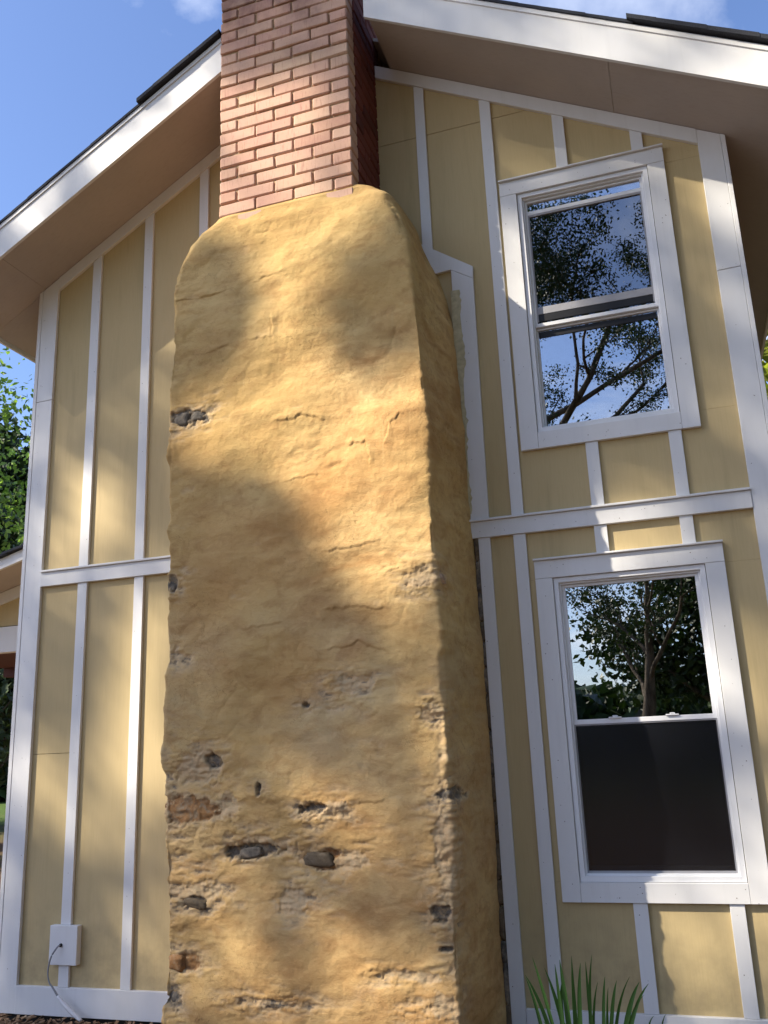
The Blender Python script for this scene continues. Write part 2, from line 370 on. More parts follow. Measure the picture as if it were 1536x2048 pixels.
# sheet siding, one sheet per bay and storey, cut round the windows
cuts = [XL + 0.01, -3.586, -3.17, -2.742, -2.30, -1.80, -1.173, -0.75, -0.312, 0.127, XR - 0.01]
def sheet(x0, x1, z0, z1a, z1b):
    if x1 - x0 < 0.01: return
    prism('siding_panel', [(x0 + .0008, z0 + .001), (x1 - .0008, z0 + .001), (x1 - .0008, z1b), (x0 + .0008, z1a)], 0.0, 0.012, M_yellow, house, 0)
def sheets(x0, x1, za, zb):
    """za..zb, zb None = up to the soffit"""
    for a, b, w_ in ((x0, x1, None),):
        holes = [h for h in (WUi, WLi) if h[0] < x1 and h[1] > x0]
        lvls = [(za, zb)]
        for h in holes:
            new = []
            for (p, q) in lvls:
                qq = 99 if q is None else q
                if h[2] >= qq or h[3] <= p: new.append((p, q)); continue
                if h[2] > p: new.append((p, h[2]))
                xl, xr = max(x0, h[0]), min(x1, h[1])
                if xl > x0 + .005: sheet(x0, xl, max(p, h[2]), min(h[3], qq), min(h[3], qq))
                if xr < x1 - .005: sheet(xr, x1, max(p, h[2]), min(h[3], qq), min(h[3], qq))
                if h[3] < qq: new.append((h[3], q))
            lvls = new
        for (p, q) in lvls:
            if q is None: sheet(x0, x1, p, roofz(x0), roofz(x1))
            else: sheet(x0, x1, p, q, q)
for i in range(len(cuts) - 1):
    x0, x1 = cuts[i], cuts[i + 1]
    lo = 1.456 if i == 0 else None
    if lo: sheets(x0, x1, 0.02, lo); sheets(x0, x1, lo + .002, 2.56)
    else: sheets(x0, x1, 0.02, 2.56)
    if x1 > -1.7: sheets(x0, x1, 2.56, 5.208); sheets(x0, x1, 5.211, None) if roofz(x1) > 5.23 else None
    else: sheets(x0, x1, 2.56, None)
    if x1 > -1.7 and roofz(x1) <= 5.23 and roofz(x0) > 5.211:
        xm = RX + (RZ - 5.211) / SR; sheet(x0, xm, 5.211, roofz(x0), 5.212)
# shrink sheets that would poke above the soffit is unnecessary: the roof deck hides their tops
# side and back walls
def wallbox(x0, x1, y0, y1, z0, z1): 
    me = bpy.data.meshes.new('wall'); bm = bmesh.new(); bmesh.ops.create_cube(bm, size=1)
    for v in bm.verts: v.co = ((x0 + x1) / 2 + v.co.x * (x1 - x0), (y0 + y1) / 2 + v.co.y * (y1 - y0), (z0 + z1) / 2 + v.co.z * (z1 - z0))
    bm.to_mesh(me); bm.free(); return me
link('wall', wallbox(XL + .004, XL + .15, 0.03, DEPTH, 0, 4.70), M_yellow, house)
link('wall', wallbox(XR - .15, XR - .004, 0.03, DEPTH, 0, 4.72), M_yellow, house)
prism('wall', [(XL + .1, 0), (XR - .1, 0), (XR - .1, 4.7), (RX, 5.95), (XL + .1, 4.6)], DEPTH - .1, DEPTH + .02, M_yellow, house, 0)
board('foundation', XL + .05, XR - .05, -0.12, 0.018, 0.03, 0.25, M_found, house, 0)
# corner boards
def corner(x0, x1, seam, zt, joint, side):
    a, b = (x0, seam) if side < 0 else (seam, x1)      # narrow outer board
    c, d = (seam + .0015, x1) if side < 0 else (x0, seam - .0015)
    zo = lambda x: roofz(x) - 0.004
    prism('corner_board', [(a, 0.0), (b, 0.0), (b, zo(b)), (a, zo(a))], -0.026, 0.11, M_white, house)
    prism('corner_board', [(c, 0.0), (d, 0.0), (d, joint - .001), (c, joint - .004)], -0.0235, -0.0005, M_white, house)
    prism('corner_board', [(c, joint), (d, joint + .003), (d, zo(d)), (c, zo(c))], -0.0235, -0.0005, M_white, house)
corner(XL, -3.906, -4.036, 0, 3.833, -1)
corner(0.456, XR, 0.580, 0, 3.872, 1)
FR = 0.100
def frieze(x0, x1):
    prism('frieze_board', [(x0, roofz(x0) - FR), (x1, roofz(x1) - FR), (x1, roofz(x1) - .003), (x0, roofz(x0) - .003)], -0.026, -0.0005, M_white, house)
frieze(-3.9055, -2.36); frieze(-1.462, 0.4555)
board('skirt_board', -3.9045, -2.58, 0.0, 0.150, -0.027, 0.014, M_white, house)
board('skirt_board', -0.903, 0.4545, 0.0, 0.150, -0.027, 0.014, M_white, house)
def band(x0, x1):
    board('band_board', x0, x1, BAND0, BAND1 - .001, -0.030, -0.0005, M_white, house)
    board('band_cap', x0 - .001, x1 + .001, BAND1, BAND1 + .013, -0.044, -0.0005, M_white, house, 0.002)
band(-3.9045, -2.58); band(-1.02, 0.4545)
def batten(x, z0, z1a, z1b=None, wob=0.0):
    z1b = z1a if z1b is None else z1b
    o = prism('batten', [(x[0], z0), (x[1], z0), (x[1] + wob, z1b), (x[0] + wob, z1a)], -0.0195, -0.0005, M_white, house)
    return o
fz = lambda x: roofz(x) - FR - .001
for b in BL:
    batten(b, BAND1 + .014, fz(b[0]), fz(b[1]), random.uniform(-.003, .003))
batten(BL[0], 0.483, BAND0 - .001); batten(BL[0], 0.1515, 0.2695)
batten(BL[1], 0.1515, BAND0 - .001, wob=.004); batten(BL[2], 0.1515, BAND0 - .001)
b = BR[0]; batten(b, 4.30, fz(b[0]), fz(b[1]))
b = BR[1]; batten(b, BAND1 + .014, fz(b[0]), fz(b[1])); batten(b, 0.1515, BAND0 - .001)
for b in BR[2:]:
    batten(b, WU[3] + .014, fz(b[0]), fz(b[1])); batten(b, BAND1 + .014, WU[2] - .001); batten(b, WL[3] + .014, BAND0 - .001); batten(b, 0.1515, WL[2] - .001)
# scribe boards beside the chimney
prism('scribe_board', [(-1.034, BAND1 + .014), (-0.912, BAND1 + .014), (-0.902, 4.118), (-1.034, 4.204)], -0.0225, -0.0005, M_white, house)
prism('scribe_board', [(-1.034, 4.2055), (-0.902, 4.1195), (-0.899, 4.200), (-1.206, 4.418), (-1.34, 4.52), (-1.34, 4.40), (-1.13, 4.2)], -0.0235, -0.0005, M_white, house)
prism('scribe_board', [(-.978, -.02), (-0.905, -.02), (-0.914, BAND0 - .001), (-.980, BAND0 - .001)], -0.0225, -0.0005, M_white, house)
# ragged caulk smear down the scribe board
bm = bmesh.new(); prev = None
for i in range(61):
    z = 2.66 + (4.06 - 2.66) * i / 60; wd = 0.018 + 0.02 * max(0, math.sin(i * .35) * .5 + random.uniform(-.3, .6)) + .014 * math.exp(-((z - 3.75) / .25) ** 2)
    xl = -1.045; a = bm.verts.new((xl, -.0265, z)); c = bm.verts.new((xl + .022 + wd - .004 * (z < 3.2), -.0245, z)); b_ = bm.verts.new((xl + .01, -.030, z))
    if prev: bm.faces.new((prev[0], prev[2], b_, a)); bm.faces.new((prev[2], prev[1], c, b_))
    prev = (a, c, b_)
me = bpy.data.meshes.new('caulk_bead'); bm.to_mesh(me); bm.free(); link('caulk_bead', me, M_caulk, house, True)
# nail heads over all the trim
bm = bmesh.new()
def nail(x, z, y):
    r = random.uniform(.0014, .003); n = 6
    vs_ = [bm.verts.new((x + r * math.cos(t * 2 * math.pi / n), y - .0008, z + r * math.sin(t * 2 * math.pi / n))) for t in range(n)]
    bm.faces.new(vs_)
for (a, b, z0, z1, y) in [(-4.03, -3.91, .1, 4.6, -.0235), (.456, .58, .1, 4.6, -.0235), (-.912 - .1, -.915, .1, 4.0, -.0225), (-3.621, -3.551, .6, 4.7, -.0195), (-3.204, -3.137, .3, 4.9, -.0195), (-.784, -.716, .3, 5.2, -.0195), (-.346, -.278, .2, .62, -.0195), (.093, .16, .2, .62, -.0195), (-.346, -.278, 2.7, 2.95, -.0195), (.093, .16, 2.7, 2.95, -.0195), (.093, .16, 2.38, 2.5, -.0195)]:
    z = z0 + random.uniform(.05, .2)
    while z < z1:
        if not (BAND0 - .02 < z < BAND1 + .03):
            nail(random.uniform(a + .015, b - .015), z, y)
            if b - a > .1 and random.random() < .6: nail(random.uniform(a + .015, b - .015), z + random.uniform(-.01, .01), y)
        z += random.uniform(.18, .42)
for W in (WU, WL):
    for i in range(9):
        nail(W[0] + .02 + random.uniform(0, .05), random.uniform(W[2], W[3]), -.0285); nail(W[1] - .02 - random.uniform(0, .05), random.uniform(W[2], W[3]), -.0285)
        nail(random.uniform(W[0], W[1]), W[2] + random.uniform(.02, .075), -.0285); nail(random.uniform(W[0], W[1]), W[3] - random.uniform(.02, .075), -.0285)
for i in range(10): nail(random.uniform(-.98, .42), BAND0 + random.uniform(.02, .07), -.0300)
me = bpy.data.meshes.new('nail_head'); bm.to_mesh(me); bm.free(); tag(link('nail_head', me, M_nail, house), kind='stuff')

# mounting block with hole on the lower left batten
board('mounting_block', -3.676, -3.487, 0.271, 0.482, -0.042, -0.0005, M_white, house, 0.002)

# ------------------------------------------------------------------ windows
def window(lab, W, I, kind):
    wn = empty('window', (I[0], 0, I[2]), house); wn['label'] = lab
    y0 = -0.028
    board('casing_board', W[0], I[0], W[2], I[3], y0, -.0005, M_white, wn)
    board('casing_board', I[1] + .001, W[1], W[2] + (.0 if kind == 'U' else .0), I[3], y0, -.0005, M_white, wn)
    board('casing_board', W[0], W[1], I[3] + .001, W[3], y0 - .001, -.0005, M_white, wn)
    board('head_flashing', W[0] - .003, W[1] + .003, W[3] + .001, W[3] + .012, y0 - .018, -.0005, M_white, wn, 0.002)
    board('casing_board', I[0] + .001, I[1], W[2], I[2] - .001, y0 - .0005, -.0005, M_white, wn)
    # vinyl frame, stepping back in two stages
    def ring(name, x0, x1, z0, z1, t, ya, yb, mat=M_vinyl, tb=None, tt=None):
        tb = tb or t; tt = tt or t
        board(name, x0, x0 + t, z0, z1, ya, yb, mat, wn, .001); board(name, x1 - t, x1, z0, z1, ya, yb, mat, wn, .001)
        board(name, x0 + t, x1 - t, z0, z0 + tb, ya, yb, mat, wn, .001); board(name, x0 + t, x1 - t, z1 - tt, z1, ya, yb, mat, wn, .001)
    ring('frame', I[0] + .002, I[1] - .002, I[2] + .001, I[3] - .001, .026, -0.014, 0.09)
    a, b, c, d = I[0] + .028, I[1] - .028, I[2] + .027, I[3] - .027
    ring('frame', a, b, c, d, .010, 0.004, 0.088)
    a += .010; b -= .010; c += .010; d -= .010
    if kind == 'U':
        mz = 3.756
        ring('sash', a, b, mz - .010, d - .002, .014, 0.022, 0.05, tb=.022, tt=.012)       # upper sash
        board('sash', a + .014, b - .014, 4.490, 4.514, .024, .048, M_vinyl, wn, .001)
        board('glass', a + .013, b - .013, 4.512, d - .012, .036, .040, M_glass, wn, 0)
        board('glass', a + .013, b - .013, mz + .010, 4.492, .036, .040, M_glassd, wn, 0)
        board('sash', a + .02, b - .02, 3.828, 3.874, .028, .0355, M_grey, wn, .001)
        board('sash', a + .014, b - .014, 4.478, 4.489, .026, .035, M_grey, wn, .001)
        board('sash', a + .014, a + .022, 3.78, 4.478, .026, .035, M_grey, wn, .001)
        board('sash', b - .022, b - .014, 3.78, 4.478, .026, .035, M_grey, wn, .001)
        board('dark_bar', a + .020, b - .020, 3.784, 3.8275, .030, .0355, M_dark, wn, 0)  # near-black bar across the pane
        ring('sash', a, b, c, mz - .012, .010, 0.045, 0.075, tb=.012, tt=.010)              # lower sash
        board('glass', a + .009, b - .009, c + .010, mz - .018, .056, .060, M_glass, wn, 0)
        board('dark_bar', a + .012, b - .014, 3.690, 3.724, .050, .0555, M_dark, wn, 0)
    else:
        mz = 1.495
        ring('sash', a, b, mz - .012, d - .001, .018, 0.022, 0.05, tb=.024, tt=.014)
        board('glass', a + .017, b - .017, mz + .011, d - .014, .034, .038, M_glass, wn, 0)
        ring('sash', a, b, c, mz - .013, .012, 0.045, 0.075, M_vinyl, tb=.030)
        board('glass', a + .011, b - .011, c + .029, mz - .024, .058, .062, M_glassd, wn, 0)
        ring('screen_frame', a, b, c, mz - .0125, .007, 0.026, 0.040, M_grey, tb=.010)
        board('screen', a + .006, b - .006, c + .009, mz - .018, .032, .0325, M_screen, wn, 0)
        for fx in (.30, .70):
            lx = a + (b - a) * fx; board('sash_lock', lx - .032, lx + .032, mz + .012, mz + .019, .012, .034, M_vinyl, wn, .002); board('sash_lock', lx - .012, lx + .014, mz + .0195, mz + .026, .014, .030, M_vinyl, wn, .002)
    # dark room behind
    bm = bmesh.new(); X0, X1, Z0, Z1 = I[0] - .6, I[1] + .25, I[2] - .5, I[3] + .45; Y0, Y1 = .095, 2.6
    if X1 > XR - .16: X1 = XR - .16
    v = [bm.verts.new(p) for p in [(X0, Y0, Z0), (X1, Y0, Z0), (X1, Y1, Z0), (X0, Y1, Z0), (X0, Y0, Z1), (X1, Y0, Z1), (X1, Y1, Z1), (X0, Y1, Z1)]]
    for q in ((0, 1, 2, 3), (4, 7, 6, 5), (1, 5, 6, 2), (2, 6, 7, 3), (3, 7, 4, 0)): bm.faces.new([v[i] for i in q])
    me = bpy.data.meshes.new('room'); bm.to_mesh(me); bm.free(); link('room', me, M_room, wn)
    return wn
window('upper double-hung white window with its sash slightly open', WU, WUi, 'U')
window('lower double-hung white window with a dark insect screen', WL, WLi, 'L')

# ------------------------------------------------------------------ roof
roof = empty('roof', (RX, 0, RZ), house)
OH = -0.480
def slab(name, xa, xb, ya, yb, lo, hi, mat, par):
    """piece of the roof slope between xa and xb, lo..hi above the soffit plane"""
    za, zb = roofz(xa), roofz(xb)
    return hexa(name, [(xa, ya, za + lo), (xb, ya, zb + lo), (xb, ya, zb + hi), (xa, ya, za + hi), (xa, yb, za + lo), (xb, yb, zb + lo), (xb, yb, zb + hi), (xa, yb, za + hi)], mat, par)
GL, GR = -2.352, -1.372       # roof is cut round the chimney
YB = DEPTH + .4
for (a, b) in ((EL, -4.02), (-4.018, GL - .02)): slab('soffit', a, b, OH + .001, -.0005, 0.0, 0.012, M_soffit, roof)
for (a, b) in ((GR + .02, 0.02), (0.022, ER)): slab('soffit', a, b, OH + .001, -.0005, 0.0, 0.012, M_soffit, roof)
slab('soffit', EL, XL - .001, .001, YB, 0.0, 0.012, M_soffit, roof); slab('soffit', XR + .001, ER, .001, YB, 0.0, 0.012, M_soffit, roof)
slab('roof_deck', EL, RX, -0.02, YB, 0.20, 0.225, M_soffit, roof) ; slab('roof_deck', RX, ER, -0.02, YB, 0.20, 0.225, M_soffit, roof)
slab('roof_deck', EL, GL, OH + .001, -0.0205, 0.20, 0.225, M_soffit, roof) ; slab('roof_deck', GR, ER, OH + .001, -0.0205, 0.20, 0.225, M_soffit, roof)
slab('fascia_board', EL - .02, GL, OH - .022, OH, -0.018, 0.232, M_white, roof)
slab('fascia_board', GR, ER + .02, OH - .022, OH, -0.018, 0.232, M_white, roof)
slab('drip_edge', EL - .03, GL, OH - .030, OH - .0225, 0.205, 0.236, M_white, roof)
slab('drip_edge', GR, ER + .03, OH - .030, OH - .0225, 0.205, 0.236, M_white, roof)
hexa('fascia_board', [(EL - .02, OH, roofz(EL) - .03), (EL - .001, OH, roofz(EL) - .03), (EL - .001, OH, roofz(EL) + .2), (EL - .02, OH, roofz(EL) + .2), (EL - .02, YB, roofz(EL) - .03), (EL - .001, YB, roofz(EL) - .03), (EL - .001, YB, roofz(EL) + .2), (EL - .02, YB, roofz(EL) + .2)], M_white, roof)
hexa('fascia_board', [(ER + .001, OH, roofz(ER) - .03), (ER + .02, OH, roofz(ER) - .03), (ER + .02, OH, roofz(ER) + .2), (ER + .001, OH, roofz(ER) + .2), (ER + .001, YB, roofz(ER) - .03), (ER + .02, YB, roofz(ER) - .03), (ER + .02, YB, roofz(ER) + .2), (ER + .001, YB, roofz(ER) + .2)], M_white, roof)
# shingle courses, each strip lapping the one below; the rake edge is uneven
def courses(x_eave, sgn, n, step_x):
    ex = 0.14 * math.cos(math.atan(SL))
    for i in range(n):
        a = x_eave + sgn * ex * i; b = a + sgn * ex * 1.25
        if (b - RX) * sgn > 0: b = RX
        big = (a - step_x) * sgn > 0 if sgn > 0 else (a - step_x) > 0
        inner = (sgn > 0 and a > step_x) or (sgn < 0 and a > step_x)
        ov = (0.062 if inner else 0.038) + random.uniform(-.0015, .002)
        lift = 0.236 + (0.014 if inner else 0.0)
        th = .020 + (.008 if inner else 0)
        # keep clear of the chimney
        yb = YB
        mid = (a + b) / 2; ya = OH - ov
        if min(a, b) < GL < max(a, b): a, b = (a, GL) if sgn > 0 else (a, b)
        if min(a, b) < GR < max(a, b) and sgn < 0: b = GR
        if GL - .001 <= min(a, b) and max(a, b) <= GR + .001 and abs(max(a, b) - GL) > .01 and abs(min(a, b) - GR) > .01: ya = .33
        x0, x1 = (a, b) if a < b else (b, a)
        z0, z1 = roofz(a), roofz(b)
        lo_a, lo_b = lift + .003, lift
        P = [(a, ya, z0 + lo_a), (b, ya, z1 + lo_b), (b, ya, z1 + lo_b + th), (a, ya, z0 + lo_a + th), (a, yb, z0 + lo_a), (b, yb, z1 + lo_b), (b, yb, z1 + lo_b + th), (a, yb, z0 + lo_a + th)]
        hexa('shingle_course', P, M_shingle, roof)
courses(EL - .06, 1, 24, -3.00); courses(ER + .06, -1, 24, 0.19)
hexa('ridge_cap', [(RX - .12, .0, RZ + .20), (RX + .12, .0, RZ + .20), (RX + .03, .0, RZ + .30), (RX - .03, .0, RZ + .30), (RX - .12, YB, RZ + .20), (RX + .12, YB, RZ + .20), (RX + .03, YB, RZ + .30), (RX - .03, YB, RZ + .30)], M_shingle, roof)

# ------------------------------------------------------------------ chimney
chim = empty('chimney', (-1.9, 0, 0), house); chim['label'] = 'brick stack rising from a tall lumpy ochre rendered stone base'
BX0, BX1, BY = -2.347, -1.467, -0.530
BH, BLN, JT = 0.0852, 0.2514, 0.0105
ZREF = 5.852
# bricks: shared meshes with worn edges
def brick_mesh(name, lx, ly, lz, seed):
    r = random.Random(seed); bm = bmesh.new(); bmesh.ops.create_cube(bm, size=1)
    for v in bm.verts: v.co = Vector((v.co.x * lx, v.co.y * ly, v.co.z * lz)) + Vector((r.uniform(-.0025, .0025), r.uniform(-.002, .002), r.uniform(-.0028, .0028)))
    bmesh.ops.bevel(bm, geom=list(bm.edges), offset=r.uniform(.0045, .008), segments=1, affect='EDGES')
    for v in bm.verts: v.co += Vector((r.uniform(-.0012, .0012),) * 3)
    me = bpy.data.meshes.new(name); bm.to_mesh(me); bm.free(); me.materials.append(M_brick); return me
fullm = [brick_mesh('brick', BLN - JT, 0.115, BH - JT, s) for s in range(6)]
halfm = [brick_mesh('brick', BLN / 2 - JT, 0.115, BH - JT, s + 20) for s in range(4)]
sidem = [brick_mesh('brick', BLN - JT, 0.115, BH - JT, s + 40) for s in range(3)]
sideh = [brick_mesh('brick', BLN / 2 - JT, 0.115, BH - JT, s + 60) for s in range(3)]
for m_ in sidem + sideh: m_.materials.clear(); m_.materials.append(M_brick_shade)
rb = random.Random(3)
def put_brick(me, x, y, z, rz=0):
    o = bpy.data.objects.new('brick', me); C.objects.link(o); o.parent = chim
    o.matrix_parent_inverse = Matrix.Translation((1.9, 0, 0))
    o.location = (x + rb.uniform(-.002, .002), y + rb.uniform(-.003, .0035), z + rb.uniform(-.002, .002)); o.rotation_euler = (rb.uniform(-.006, .006), rb.uniform(-.007, .007), rz + rb.uniform(-.006, .006) + rb.choice((0, 0, math.pi)))
HL = BLN / 2
row = 0
for k in range(-16, 11):
    zc_ = ZREF + (k - .5) * BH
    lefthalf = (k % 2 != 0)      # rows counted from the reference joint
    if lefthalf:                 # half, full, full, full
        put_brick(halfm[rb.randrange(4)], BX0 + HL / 2, BY + .0575, zc_)
        for j in range(3): put_brick(fullm[rb.randrange(6)], BX0 + HL + BLN * (j + .5), BY + .0575, zc_)
        yl, yr = BY + .115 + JT, BY + .115 + JT
    else:
        for j in range(3): put_brick(fullm[rb.randrange(6)], BX0 + BLN * (j + .5), BY + .0575, zc_)
        put_brick(halfm[rb.randrange(4)], BX1 - HL / 2, BY + .0575, zc_)
        yl, yr = BY + .115 + JT, BY + .115 + JT
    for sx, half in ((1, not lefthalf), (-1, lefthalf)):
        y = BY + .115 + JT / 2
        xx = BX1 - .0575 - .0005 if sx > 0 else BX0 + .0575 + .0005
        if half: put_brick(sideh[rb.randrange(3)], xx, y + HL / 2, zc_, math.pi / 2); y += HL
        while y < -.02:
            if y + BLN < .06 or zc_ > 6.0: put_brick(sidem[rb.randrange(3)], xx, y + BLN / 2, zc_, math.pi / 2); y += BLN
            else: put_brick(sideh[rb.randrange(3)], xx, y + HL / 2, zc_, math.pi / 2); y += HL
# mortar core, a little behind the brick faces and uneven
bm = bmesh.new()
def grid(bm, o, u, v, nu, nv, fn):
    G = [[bm.verts.new(fn(Vector(o) + Vector(u) * i / nu + Vector(v) * j / nv)) for i in range(nu + 1)] for j in range(nv + 1)]
    for j in range(nv):
        for i in range(nu): bm.faces.new((G[j][i], G[j][i + 1], G[j + 1][i + 1], G[j + 1][i]))
m0 = .0115
def jit(p): return p + Vector((random.uniform(-.0015, .0015), random.uniform(-.0022, .0018), 0))
grid(bm, (BX0 + m0, BY + m0 + .001, 4.42), (BX1 - BX0 - 2 * m0, 0, 0), (0, 0, 2.28), 60, 150, jit)
jit0 = lambda p: p
grid(bm, (BX0 + m0 + .002, BY + m0, 4.42), (0, .85, 0), (0, 0, 2.28), 6, 8, jit0)
grid(bm, (BX1 - m0 - .002, BY + m0, 4.42), (0, .85, 0), (0, 0, 2.28), 6, 8, jit0)
grid(bm, (BX0 + m0, BY + m0, 6.70), (BX1 - BX0 - 2 * m0, 0, 0), (0, .85, 0), 2, 2, jit0)
bmesh.ops.remove_doubles(bm, verts=bm.verts, dist=.0001)
me = bpy.data.meshes.new('mortar'); bm.to_mesh(me); bm.free(); link('mortar', me, M_mortar, chim)
hexa('chimney_cap', [(BX0 - .04, BY - .04, 6.705), (BX1 + .04, BY - .04, 6.705), (BX1 + .04, BY - .04, 6.78), (BX0 - .04, BY - .04, 6.78), (BX0 - .04, .4, 6.705), (BX1 + .04, .4, 6.705), (BX1 + .04, .4, 6.78), (BX0 - .04, .4, 6.78)], M_mortar, chim)

# rendered base ------------------------------------------------------
FEAT = [('dark', -2.501, 3.295, 0.123, 0.059), ('grey', -2.583, 2.323, 0.031, 0.049), ('pink', -1.174, 2.224, 0.104, 0.054), ('pale', -2.558, 1.946, 0.046, 0.04), ('pale', -1.556, 1.727, 0.141, 0.049), ('hole', -1.814, 1.631, 0.021, 0.012), ('hole', -2.322, 1.372, 0.053, 0.039), ('pale', -2.412, 1.341, 0.162, 0.081), ('hole', -2.063, 1.234, 0.017, 0.03), ('rust', -2.445, 1.14, 0.153, 0.073), ('pale', -2.232, 1.142, 0.063, 0.066), ('hole', -1.764, 1.133, 0.079, 0.029), ('hole', -2.121, 0.94, 0.158, 0.041), ('stone', -1.756, 0.899, 0.091, 0.045), ('pale', -1.589, 0.898, 0.1, 0.045), ('pale', -2.423, 0.738, 0.149, 0.069), ('dark', -2.423, 0.697, 0.077, 0.029), ('hole', -1.149, 0.663, 0.048, 0.042), ('grey', -1.107, 1.187, 0.048, 0.028), ('pale', -1.281, 0.407, 0.154, 0.025), ('crumb', -2.017, 0.26, 0.229, 0.022), ('rust', -2.48, 0.418, 0.098, 0.045), ('dark', -2.539, 0.261, 0.049, 0.044), ('hole', -1.141, 0.518, 0.029, 0.011), ('pale', -1.889, 0.708, 0.08, 0.056), ('pale', -1.14, 1.56, 0.056, 0.058), ('pale', -1.127, 0.94, 0.045, 0.25), ('pale', -1.172, 0.284, 0.08, 0.051), ('pale', -2.05, 0.96, 0.2, 0.06), ('pale', -1.74, 1.12, 0.16, 0.05)]
CREASE = [[(-2.473, 4.056), (-2.34, 4.061), (-2.111, 4.071), (-1.919, 4.084)], [(-2.626, 4.055), (-2.507, 4.037), (-2.34, 4.061)], [(-2.42, 3.675), (-2.255, 3.697), (-2.111, 3.695), (-1.97, 3.692)], [(-1.918, 2.824), (-1.815, 2.844), (-1.698, 2.847), (-1.611, 2.886)], [(-1.708, 2.405), (-1.541, 2.414), (-1.376, 2.435), (-1.19, 2.427), (-1.086, 2.403)], [(-1.327, 2.97), (-1.296, 3.049), (-1.238, 3.096)], [(-1.287, 2.637), (-1.228, 2.737), (-1.251, 2.821)], [(-1.929, 3.177), (-1.809, 3.187), (-1.692, 3.145)], [(-1.523, 2.971), (-1.438, 2.973), (-1.414, 2.872)], [(-1.827, 2.087), (-1.551, 2.102), (-1.209, 2.055)], [(-1.693, 1.897), (-1.503, 1.921), (-1.322, 1.846)], [(-1.647, 3.79), (-1.621, 3.601)], [(-1.969, 3.792), (-1.955, 3.603)], [(-2.307, 0.947), (-2.505, 0.925)], [(-1.952, 0.991), (-1.844, 1.082), (-1.685, 1.126), (-1.428, 1.166)], [(-1.068, 1.429), (-1.103, 1.249), (-1.135, 1.116)], [(-2.141, 0.494), (-1.956, 0.564)], [(-2.638, 3.228), (-2.602, 3.085)], [(-2.259, 2.03), (-1.94, 2.057), (-1.716, 2.052)], [(-1.32, 2.262), (-1.23, 2.283), (-1.07, 2.292)], [(-2.56, 0.955), (-2.25, 0.975), (-2.0, 0.985)]]
NZ, NL, NF, NR = 780, 90, 330, 110
zf = np.concatenate([np.linspace(-0.08, 4.0, 640, endpoint=False), np.linspace(4.0, 4.60, NZ - 640)])
itp = lambda z, pts: np.interp(z, [p[0] for p in pts], [p[1] for p in pts])
xL = itp(zf, [(0, -2.585), (.6, -2.60), (1.44, -2.618), (2.24, -2.634), (2.93, -2.646), (3.4, -2.651), (4.1, -2.656), (4.22, -2.655), (4.33, -2.635), (4.42, -2.58), (4.49, -2.50), (4.545, -2.40), (4.575, -2.34), (4.60, -2.30)])
xR = itp(zf, [(0, -1.10), (.62, -1.086), (1.9, -1.090), (3.1, -1.091), (3.75, -1.113), (4.03, -1.130), (4.17, -1.155), (4.29, -1.170), (4.40, -1.215), (4.49, -1.28), (4.55, -1.365), (4.585, -1.44), (4.60, -1.50)])
xRb = itp(zf, [(0, -1.002), (.55, -1.0), (1.9, -.992), (2.6, -1.012), (3.4, -1.028), (3.8, -1.040), (4.0, -1.075), (4.15, -1.130), (4.29, -1.21), (4.40, -1.275), (4.49, -1.345), (4.55, -1.41), (4.585, -1.465), (4.60, -1.50)])
xLb = xL + 0.015
yF = itp(zf, [(0, -.575), (4.15, -.575), (4.35, -.568), (4.48, -.555), (4.56, -.540), (4.60, -.515)])
ramp_b = itp(zf, [(0, 0), (3.95, 0), (4.29, .13), (4.49, .20), (4.60, .32)])
rad = itp(zf, [(0, .022), (3.6, .028), (4.1, .05), (4.4, .09), (4.55, .08), (4.60, .03)])
NC = NL + NF + NR
px = np.zeros((NZ, NC)); py = np.zeros((NZ, NC)); pz = np.zeros((NZ, NC)); pn = np.zeros((NZ, NC, 2)); fr = np.zeros((NZ, NC))
for i in range(NZ):
    a = np.array([xLb[i], 0.02]); b = np.array([xL[i], yF[i]]); c = np.array([xR[i], yF[i]]); d = np.array([xRb[i], -0.004])
    r = rad[i]; rl = rad[i] * 1.35
    pts = [a]
    def rc(p0, p, p1, r):
        u = (p0 - p) / np.linalg.norm(p0 - p); v = (p1 - p) / np.linalg.norm(p1 - p); o = []
        for t in np.linspace(0, 1, 9): o.append((1 - t) ** 2 * (p + u * r) + 2 * t * (1 - t) * p + t * t * (p + v * r))
        return o
    left = [a] + rc(a, b, c, rl); rightp = rc(b, c, d, r) + [d]
    def res(P, n):
        P = np.array(P); s = np.concatenate([[0], np.cumsum(np.linalg.norm(np.diff(P, axis=0), axis=1))]); t = np.linspace(0, s[-1], n)
        return np.stack([np.interp(t, s, P[:, 0]), np.interp(t, s, P[:, 1])], 1)
    A = res(left, NL); Rr = res(rightp, NR); Fm = res([left[-1], rightp[0]], NF + 2)[1:-1]
    Q = np.concatenate([A, Fm, Rr])
    px[i], py[i] = Q[:, 0], Q[:, 1]
    t = np.gradient(Q, axis=0); nn = np.stack([t[:, 1], -t[:, 0]], 1); nn /= np.linalg.norm(nn, axis=1)[:, None]
    if nn[NC // 2, 1] > 0: nn = -nn
    pn[i] = nn
    back = np.clip(1 + (Q[:, 1] - yF[i]) / yF[i], 0, 1)      # 1 at the front
    fr[i] = np.clip((-Q[:, 1] + 0) / (-yF[i]), 0, 1)
    pz[i] = zf[i] + ramp_b[i] * (1 - fr[i])
X_, Y_, Z_ = px, py, pz
front = np.clip((-pn[:, :, 1] - .5) / .4, 0, 1)
wob = fbm(X_ * 1.6 + 20, Y_ * 1.6 + 9, Z_ * 2.4 + 5, 11, 3) * .044          # broad swellings
led = fbm(X_ * 3.0 + 3, Y_ * 3 + 7, Z_ * 5.6 + 11, 31, 3)
